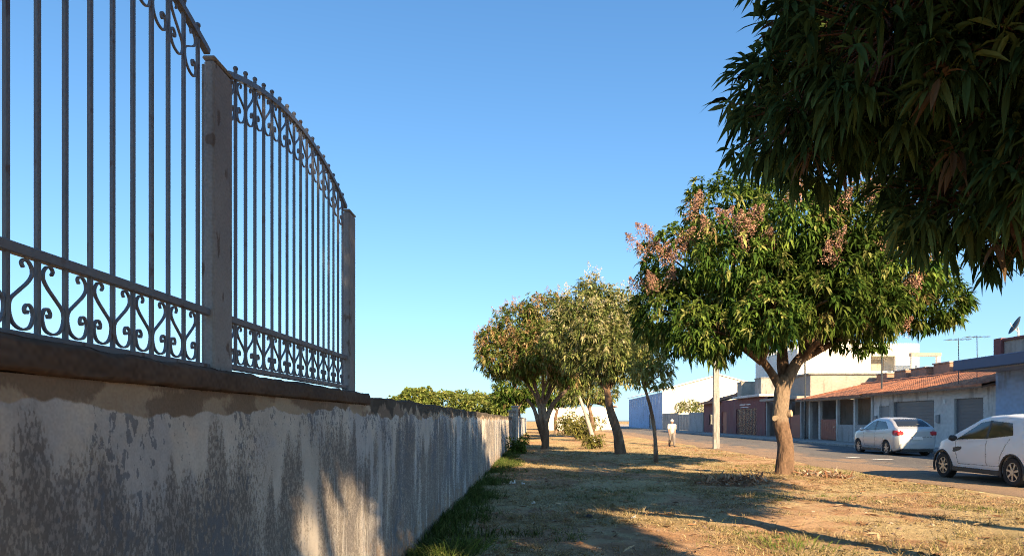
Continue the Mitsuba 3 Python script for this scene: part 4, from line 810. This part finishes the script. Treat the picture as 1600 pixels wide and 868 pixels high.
body_b += [(J(*chest), .13, J(*hip), .125), (J(.09, 0, .9), .09, J(*lk), .06), (J(*lk), .06, J(*la), .04), (J(*la), .04, J(*lt), .035), (J(-.09, 0, .9), .09, J(*rk), .06), (J(*rk), .06, J(*ra_), .04), (J(*ra_), .04, J(*rt), .035), (J(0, -.145, 1.55), .015, J(0, -.15, 1.57), .012)]
def put(m): m.vertices = m.vertices + PO; return m
add(t + '__body', put(bones(body_b)), 'mat_skin', smooth=True)
sb = [(J(*chest), .155, J(0, 0, .95), .15), (J(.1, -.02, 1.33), .10, J(-.1, -.02, 1.33), .10), (J(*chest), .12, J(0, -.03, 1.38), .075)]
for s in (-1, 1): sb += [(J(.12 * s, -.02, 1.34), .085, J(.19 * s, -.02, 1.35), .075), (J(.19 * s, -.02, 1.35), .075, J(.235 * s, -.02 + .11 * s, 1.14), .062)]
add(t + '__shirt', put(bones(sb)), 'mat_cloth_pale', smooth=True)
add(t + '__trousers', put(bones([(J(.06, 0, .95), .125, J(-.06, 0, .95), .125), (J(.085, 0, .9), .108, J(*lk), .082), (J(*lk), .082, J(la[0], la[1], .16), .062), (J(-.085, 0, .9), .108, J(*rk), .082), (J(*rk), .082, J(ra_[0], ra_[1] - .03, .2), .062)])), 'mat_cloth_trouser', smooth=True)
add(t + '__shoe', put(bones([(J(la[0], la[1], .06), .05, J(*lt), .043)])), 'mat_trim', smooth=True); add(t + '__shoe', put(bones([(J(ra_[0], ra_[1], .1), .05, J(*rt), .043)])), 'mat_trim', smooth=True)
add(t + '__cap', put(bones([(J(0, -.04, 1.62), .088, J(0, -.06, 1.63), .086), (J(0, -.1, 1.61), .03, J(0, -.2, 1.6), .02)])), 'mat_capwhite', smooth=True)

# ------------------------------------------------------------------ houses on the far side of the road
FXH = 20.0
def hole(y0, y1, z0, z1): return sbox(min(y0, y1), z0, max(y0, y1), z1)
def opening(t, y0, y1, z0, z1, kind, depth=0.14, name=None, x=FXH):
    a, b = min(y0, y1), max(y0, y1)
    if kind == 'shutter':
        s = add(t + '__' + (name or 'garage_door'), bx(x + depth, x + depth + .03, a, b, z0, z1), 'mat_shutter')
        for i in range(int((z1 - z0) / 0.16)): add(s + '__slat', bx(x + depth - .018, x + depth - .002, a + .02, b - .02, z0 + .02 + .16 * i, z0 + .15 + .16 * i, .006), 'mat_shutter')
    elif kind == 'window':
        s = add(t + '__' + (name or 'window'), bx(x + depth, x + depth + .02, a, b, z0, z1), 'mat_glass')
        fr = unary_union([sbox(a, z0, b, z1).difference(sbox(a + .06, z0 + .06, b - .06, z1 - .06)), sbox((a + b) / 2 - .03, z0, (a + b) / 2 + .03, z1)])
        add(s + '__frame', facade(fr, x + depth - .04, .035), 'mat_darkmetal')
    else:
        s = add(t + '__' + (name or 'door'), bx(x + depth, x + depth + .04, a, b, z0, z1), kind)
        add(s + '__handle', bx(x + depth - .05, x + depth - .002, b - .16, b - .12, 1.0, 1.14, .008), 'mat_steel')
    return s
def tiled_roof(t, y0, y1, xe, ze, xr, zr, name='roof'):
    """rows of barrel tiles running from the eave to the ridge"""
    yy = np.arange(y0, y1 + 1e-6, 0.21 / 6); xx = np.linspace(xe, xr, 15)
    prof = 0.035 * np.abs(np.sin(np.pi * yy / 0.21))
    rows = []
    for i in range(len(xx) - 1):
        for j, e in ((0, 0.028), (1, 0.0)):
            x = xx[i + j]; rows.append(np.stack([np.full_like(yy, x), yy, ze + (zr - ze) * (x - xe) / (xr - xe) + e + prof], 1))
    low = np.stack([np.full_like(yy, xe), yy, np.full_like(yy, ze - 0.05)], 1); V = np.stack([low] + rows); n, k = V.shape[:2]
    ii, jj = np.meshgrid(np.arange(n - 1), np.arange(k - 1), indexing='ij'); q = np.stack([ii * k + jj, (ii + 1) * k + jj, (ii + 1) * k + jj + 1, ii * k + jj + 1], -1).reshape(-1, 4)
    r = add(t + '__' + name, (V.reshape(-1, 3), q), 'mat_tile')
    add(r + '__underside', facade_y(Polygon([(xe + .01, ze - .05), (xr, zr - .06), (xr, zr - .16), (xe + .01, ze - .13)]), y0 + .02, y1 - y0 - .04), 'mat_rafters')
    add(r + '__ridge', tube([(xr, y0, zr + .03), (xr, (y0 + y1) / 2, zr + .03), (xr, y1, zr + .03)], .11, 8), 'mat_tile', smooth=True)
    return r
# A: the tiled house, white right half with garage doors, porch on the left half
t = thing('tiled_house', 'low white house with orange tiled roof, garage doors and a porch', 'house')
g = [hole(39.4, 35.4, .125, 2.5), hole(33.7, 31.5, .125, 2.5), hole(41.1, 39.9, .125, 2.3)]
wl = Polygon([(30.55, .12), (41.75, .12), (41.75, 2.98), (30.55, 2.98)])
for h_ in g: wl = wl.difference(h_)
add(t + '__front_wall', facade(wl, FXH, .2), 'mat_white'); add(t + '__side_wall', bx(FXH + .202, 28, 30.56, 41.7, .1, 2.9), 'mat_white')
gd = opening(t, 39.4, 35.4, .125, 2.5, 'shutter', .12); opening(t, 33.7, 31.5, .125, 2.5, 'shutter', .12); opening(t, 41.1, 39.9, .125, 2.3, 'mat_gatemetal', .1)
add(t + '__wall_light', bx(FXH - .06, FXH - .002, 34.35, 34.5, 2.3, 2.48, .01), 'mat_lamp'); add(t + '__downpipe', tube([(FXH - .06, 41.8, .12), (FXH - .06, 41.8, 3.0)], .045, 8), 'mat_white', smooth=True)
add(t + '__porch_back_wall', bx(22.3, 28, 41.76, 51.7, .1, 2.95), 'mat_darkwall'); add(t + '__porch_end_wall', bx(FXH + .15, 22.3, 51.5, 51.7, .1, 2.9), 'mat_greywall')
for y in (51.6, 49.8, 46.9, 44.3, 42.0): add(t + '__porch_post', bx(FXH + .0, FXH + .2, y - .11, y + .11, .12, 2.85, .01), 'mat_white')
add(t + '__porch_parapet', bx(FXH + .03, FXH + .17, 44.42, 46.78, .12, 1.2), 'mat_greywall'); add(t + '__porch_parapet', bx(FXH + .03, FXH + .17, 42.12, 44.18, .12, 1.2), 'mat_greywall')
add(t + '__porch_beam', bx(FXH + .01, FXH + .19, 41.78, 51.68, 2.852, 3.0), 'mat_white')
d_ = add(t + '__porch_gate', bx(20.06, 20.11, 47.1, 49.6, .16, 1.55), 'mat_redwood'); add(d_ + '__latch', bx(20.0, 20.058, 47.25, 47.4, 1.0, 1.08), 'mat_steel'); [add(d_ + '__board', bx(20.03, 20.058, 47.12 + .31 * i, 47.40 + .31 * i, .2, 1.5, .006), 'mat_redwood') for i in range(8)]
w_ = add(t + '__porch_window', bx(22.24, 22.29, 43.2, 45.8, 1.0, 2.2), 'mat_glass'); add(w_ + '__frame', facade(sbox(43.2, 1.0, 45.8, 2.2).difference(sbox(43.28, 1.08, 45.72, 2.12)), 22.2, .035), 'mat_white')
tiled_roof(t, 30.6, 41.8, 19.35, 3.02, 24.2, 4.15); tiled_roof(t, 41.86, 52.3, 19.2, 2.98, 24.2, 4.12)
add(t + '__back_slope', bx(24.25, 28, 30.7, 52, 2.9, 3.6), 'mat_brick')
for i, (ya, yb, za, zb, xx0) in enumerate(((51.0, 52.6, 3.6, 4.85, 25.4), (48.4, 50.0, 3.6, 4.9, 25.4), (45.9, 47.8, 3.6, 4.9, 25.4), (43.6, 45.4, 3.6, 5.05, 25.6), (41.6, 43.1, 3.6, 4.9, 25.8))):
    tt = thing('roof_parapet', f'brownish masonry block showing above the tiled ridge, number {i + 1} from the left'.replace('number 1 from the left', 'leftmost').replace('number 5 from the left', 'rightmost').replace('number 2', 'second').replace('number 3', 'middle one, third').replace('number 4', 'fourth'), 'masonry block')
    add(tt + '__block', bx(xx0, xx0 + 1.6, ya, yb, za, zb, .03), 'mat_brick'); add(tt + '__coping', bx(xx0 - .06, xx0 + 1.66, ya - .06, yb + .06, zb + .002, zb + .09, .01), 'mat_taupe')
def mast(label, x, y, z0, z1, r, bars):
    t = thing('roof_antenna', label, 'antenna'); add(t + '__mast', tube([(x, y, z0), (x + .02, y, (z0 + z1) / 2), (x, y, z1)], r, 6), 'mat_darkmetal')
    if bars:
        add(t + '__boom', tube([(x - .6, y, z1 - .1), (x + .6, y, z1 - .05)], .014, 5), 'mat_darkmetal')
        for i in range(5): add(t + '__element', tube([(x - .5 + .25 * i, y - .35 + .03 * i, z1 - .08), (x - .5 + .25 * i, y + .35 - .03 * i, z1 - .08)], .008, 4), 'mat_darkmetal')
mast('dark bare mast rising from the tiled roof', 20.6, 42.0, 3.2, 6.4, .045, False); mast('tall thin pale mast in front of the porch end', 19.3, 50.6, .1, 6.6, .06, False)
mast('left of the two television aerials beside the blue building', 19.9, 33.2, 3.2, 5.35, .018, True); mast('right of the two television aerials beside the blue building', 20.9, 33.4, 3.4, 5.5, .018, True)
for y in (35.0, 41.4): add(t + '__electric_meter', bx(FXH - .09, FXH - .003, y - .14, y + .14, 1.35, 1.75, .015), 'mat_gatemetal')
add(t + '__door_step', bx(FXH - .35, FXH - .003, 39.8, 41.2, .126, .2, .01), 'mat_concrete')
# the blue building at the right edge
t = thing('blue_building', 'light blue building with dark projecting canopy at the right edge', 'building')
wl = Polygon([(15, .12), (30.5, .12), (30.5, 3.55), (15, 3.55)])
for h_ in (hole(28.6, 26.8, .125, 2.4), hole(24.5, 21.5, .9, 2.4)): wl = wl.difference(h_)
add(t + '__front_wall', facade(wl, FXH - .1, .25), 'mat_bluewall'); add(t + '__side_wall', bx(FXH + .152, 29, 15.1, 30.45, .1, 3.5), 'mat_bluewall')
opening(t, 28.6, 26.8, .125, 2.4, 'shutter', .1, x=FXH - .1); opening(t, 24.5, 21.5, .9, 2.4, 'window', .1, x=FXH - .1)
add(t + '__canopy', bx(18.1, 29, 14.9, 30.6, 3.60, 4.05, .03), 'mat_slab_blue'); add(t + '__canopy_soffit', bx(18.3, 20.2, 15.0, 30.4, 3.553, 3.598), 'mat_greywall')
add(t + '__upper_wall', bx(20.6, 28, 24, 31.4, 4.052, 4.95), 'mat_taupe'); add(t + '__corner_pillar', bx(20.45, 20.75, 31.0, 31.5, 4.052, 5.1, .01), 'mat_maroon'); add(t + '__upper_coping', bx(20.5, 28.1, 23.9, 30.99, 4.952, 5.06, .01), 'mat_maroon')
tt = thing('satellite_dish', 'dark satellite dish on the roof of the blue building', 'satellite dish')
u = np.linspace(0, 1, 8); pr = np.stack([0.42 * u, 0.11 * u * u], 1); D = trimesh.creation.revolve(np.vstack([pr, [(0.43, .115)], pr[::-1] + [0, .012]]), sections=30)
D.apply_transform(trimesh.transformations.rotation_matrix(math.radians(-62), (0.35, 1, 0))); D.apply_translation((20.9, 30.6, 5.55)); add(tt + '__reflector', D, 'mat_darkmetal', smooth=40)
add(tt + '__stand', tube([(20.95, 30.6, 5.05), (20.95, 30.6, 5.3), (20.93, 30.6, 5.5)], .035, 7), 'mat_white'); add(tt + '__feed_arm', tube([(20.9, 30.55, 5.3), (20.55, 30.45, 5.55), (20.45, 30.4, 5.68)], .014, 6), 'mat_white'); 
# B: dark porch house
t = thing('porch_house', 'low house in deep shade with a dark porch and rusty red door', 'house')
add(t + '__back_wall', bx(22.5, 29, 52.4, 61.2, .1, 3.1), 'mat_darkwall'); add(t + '__roof_slab', bx(19.4, 29, 52.45, 61.2, 3.102, 3.3, .02), 'mat_taupe')
for y in (53.0, 55.6, 58.3, 60.9): add(t + '__post', bx(19.9, 20.15, y - .13, y + .13, .12, 3.1, .01), 'mat_greywall')
add(t + '__low_wall', bx(19.95, 20.1, 55.75, 58.15, .12, 1.0), 'mat_greywall'); d_ = add(t + '__door', bx(22.4, 22.49, 56.2, 57.6, .125, 2.3), 'mat_redwood'); add(d_ + '__handle', bx(22.33, 22.398, 56.3, 56.35, 1.0, 1.15), 'mat_steel'); add(t + '__gate', bx(19.98, 20.05, 53.15, 55.45, .15, 1.9), 'mat_redwood')
add(t + '__upper_block', bx(20.7, 26, 53.2, 58, 3.302, 4.95, .02), 'mat_taupe'); add(t + '__upper_roof', bx(20.5, 26.2, 53, 58.2, 4.952, 5.06, .01), 'mat_concrete')
# the cream two storey building behind
t = thing('cream_building', 'sunlit cream two storey building rising behind the tiled house', 'building')
fr = Polygon([(23.2, .1), (29.4, .1), (29.4, 8.2), (27.3, 8.9), (24.6, 8.6), (23.2, 7.9)]); add(t + '__gable_wall', facade_y(fr, 62.5, 12), 'mat_cream')
rg = Polygon([(29.42, .1), (34.2, .1), (34.2, 8.35), (29.42, 8.35)]).difference(sbox(29.9, 5.9, 32.1, 7.25)); add(t + '__right_wall', facade_y(rg, 62.9, .3), 'mat_cream'); add(t + '__right_mass', bx(29.42, 34.1, 64.4, 74, .1, 8.3), 'mat_cream')
add(t + '__balcony_floor', bx(29.5, 34.1, 63.21, 64.39, 5.7, 5.88), 'mat_cream'); w_ = add(t + '__balcony_door', bx(30.2, 31.8, 64.32, 64.39, 5.89, 7.1), 'mat_taupe'); add(w_ + '__frame', facade_y(sbox(30.15, 5.89, 31.85, 7.15).difference(sbox(30.25, 5.95, 31.75, 7.05)), 64.28, .035), 'mat_white')
add(t + '__ceiling', bx(29.5, 34.1, 63.21, 64.39, 7.3, 8.3), 'mat_cream')
for x in (32.4, 34.6): add(t + '__pergola_post', bx(x - .14, x + .14, 60.5, 60.8, .1, 7.0, .01), 'mat_cream')
add(t + '__pergola_beam', bx(32.2, 34.8, 60.45, 60.85, 7.002, 7.3, .01), 'mat_taupe'); add(t + '__terrace_wall', bx(28, 35, 60.4, 62.3, .1, 4.75), 'mat_cream')
# C: maroon house with roof tanks
t = thing('maroon_house', 'dark maroon fronted house with a barred gate and faded lettering', 'house')
wl = Polygon([(61.5, .12), (84, .12), (84, 3.4), (80, 4.1), (78, 3.6), (61.5, 3.6)])
for h_ in (hole(64, 70.5, .125, 2.6), hole(74, 76, .125, 2.4), hole(79, 81.5, 1, 2.2)): wl = wl.difference(h_)
add(t + '__front_wall', facade(wl, FXH, .2), 'mat_maroon'); add(t + '__mass', bx(FXH + .25, 30, 61.6, 83.9, .1, 3.35), 'mat_darkwall')
opening(t, 64, 70.5, .125, 2.6, 'mat_darkmetal', .1, name='gate'); opening(t, 74, 76, .125, 2.4, 'mat_redwood', .1); opening(t, 79, 81.5, 1, 2.2, 'window', .1)
for i in range(14): add(t + '__gate_bar', tube([(FXH + .05, 64.3 + .45 * i, .15), (FXH + .05, 64.3 + .45 * i, 2.55)], .025, 5), 'mat_redwood')
for (y, z, w_, h2) in ((68.2, 2.95, 1.8, .10), (66.3, 2.95, 1.2, .10), (67.6, 2.72, 2.4, .06)): add(t + '__sign_lettering', bx(FXH - .03, FXH - .003, y - w_ / 2, y + w_ / 2, z, z + h2), 'mat_paper'); 
add(t + '__roof_slab', bx(19.5, 30, 61.6, 70, 3.602, 3.8, .02), 'mat_white'); tiled_roof(t, 76, 84.4, 19.4, 3.5, 24, 4.7)
for i, (y, w_, z1, lab) in enumerate(((71.5, 1.5, 5.3, 'brownish square water tank on the maroon house, left one'), (65.5, 1.9, 5.35, 'grey square water tank on the maroon house, right one'))):
    tt = thing('water_tank', lab, 'water tank'); add(tt + '__box', bx(20.6, 22.3, y - w_ / 2, y + w_ / 2, 3.81 if i else 3.62, z1, .03), 'mat_taupe' if i == 0 else 'mat_concrete'); add(tt + '__lid', bx(20.55, 22.35, y - w_ / 2 - .05, y + w_ / 2 + .05, z1 + .002, z1 + .08, .02), 'mat_concrete')
# D: grey yard wall with gate
t = thing('yard_wall', 'low grey yard wall with a metal gate between the maroon house and the blue hall', 'wall')
add(t + '__masonry', bx(FXH, FXH + .25, 84.6, 92, .1, 2.5), 'mat_greywall'); add(t + '__masonry', bx(FXH, FXH + .25, 99, 111.5, .1, 2.6), 'mat_taupe')
gk = add(t + '__gate', bx(FXH + .06, FXH + .12, 92.02, 98.98, .15, 2.35), 'mat_gatemetal')
for i in range(7): add(gk + '__panel', bx(FXH + .03, FXH + .058, 92.1 + .98 * i, 92.98 + .98 * i, .25, 2.25, .01), 'mat_gatemetal')
# E: blue hall with sunlit gable
t = thing('blue_hall', 'long pale blue hall with white slit windows and a white sunlit gable', 'building')
wl = Polygon([(112, .1), (152, .1), (152, 6.0), (112, 6.0)]); slits = [hole(114.5 + 3.2 * i, 115.6 + 3.2 * i, 4.2, 5.6) for i in range(11)]; door = hole(122, 125, .11, 2.6)
for h_ in slits + [door]: wl = wl.difference(h_)
add(t + '__street_wall', facade(wl, FXH, .3), 'mat_bluewall')
for i in range(11): add(t + '__slit_window', bx(FXH + .1, FXH + .14, 114.5 + 3.2 * i, 115.6 + 3.2 * i, 4.2, 5.6), 'mat_capwhite')
opening(t, 122, 125, .11, 2.6, 'mat_darkmetal', .12)
add(t + '__gable_wall', facade_y(Polygon([(FXH + .02, .1), (38, .1), (38, 6.2), (29, 8.6), (FXH + .02, 6.2)]), 111.7, .29), 'mat_cream'); add(t + '__mass', bx(FXH + .302, 37.9, 112, 151.9, .1, 6.0), 'mat_bluewall')
R = facade_y(Polygon([(FXH - .3, 6.22), (29, 8.72), (38.3, 6.22), (38.3, 6.36), (29, 8.88), (FXH - .3, 6.36)]), 111.5, 40.6); add(t + '__roof', R, 'mat_cream')
t = thing('far_house', 'sunlit pinkish house closing the view behind the verge trees', 'house')
wl = sbox(1, -.1, 12.5, 3.6)
for i in range(2): wl = wl.difference(sbox(3.2 + 5.3 * i, 1.0, 4.2 + 5.3 * i, 2.1))
add(t + '__front_wall', facade_y(wl, 112, .25), 'mat_cream'); add(t + '__mass', bx(1.05, 12.45, 112.3, 120, -.1, 3.5), 'mat_taupe')
for i in range(2):
    xa = 3.2 + 5.3 * i; w_ = add(t + '__window', bx(xa, xa + 1, 112.1, 112.14, 1.0, 2.1), 'mat_taupe'); add(w_ + '__frame', facade_y(sbox(xa, 1, xa + 1, 2.1).difference(sbox(xa + .1, 1.1, xa + .9, 2.0)), 112.06, .035), 'mat_white')
add(t + '__roof', facade_y(Polygon([(.6, 3.62), (6.75, 5.1), (12.9, 3.62), (12.9, 3.75), (6.75, 5.24), (.6, 3.75)]), 111.6, 8.6), 'mat_brick')
t = thing('gate_pillar', 'grey masonry pillar where the long wall ends', 'pillar'); add(t + '__shaft', bx(-1.55, -1.15, 39.3, 39.7, -.1, 1.95, .02), 'mat_concrete'); add(t + '__cap', bx(-1.6, -1.1, 39.25, 39.75, 1.952, 2.05, .02), 'mat_concrete')
t = thing('gate_pillar', 'second grey pillar further on, past the wall end', 'pillar'); add(t + '__shaft', bx(-1.55, -1.15, 44.3, 44.7, -.1, 2.3, .02), 'mat_concrete'); add(t + '__cap', bx(-1.6, -1.1, 44.25, 44.75, 2.302, 2.4, .02), 'mat_concrete')
t = thing('low_wall', 'low grey wall running on beyond the two pillars', 'wall'); add(t + '__masonry', bx(-1.6, -1.35, 45, 95, -.1, 1.7), 'mat_greywall'); add(t + '__coping', bx(-1.65, -1.3, 45, 95, 1.702, 1.78, .01), 'mat_concrete')
verge_tree('yard_tree', 'small pale tree behind the grey yard wall', None, [(21.8, 100, 0), (21.9, 100, 1.6), (21.8, 100, 2.4)], [.15, .12, .1], cl(100, [(21.8, 3.6, 0, 1.5, .9), (20.6, 3.4, 0, 1.0, .7), (23.2, 3.3, 0, 1.1, .7)]), OLIVE, 48, 300, .35)
print('entries', len(scene), 'triangles', sum(len(v[1]) for v in meshkit.WRITTEN.values()))
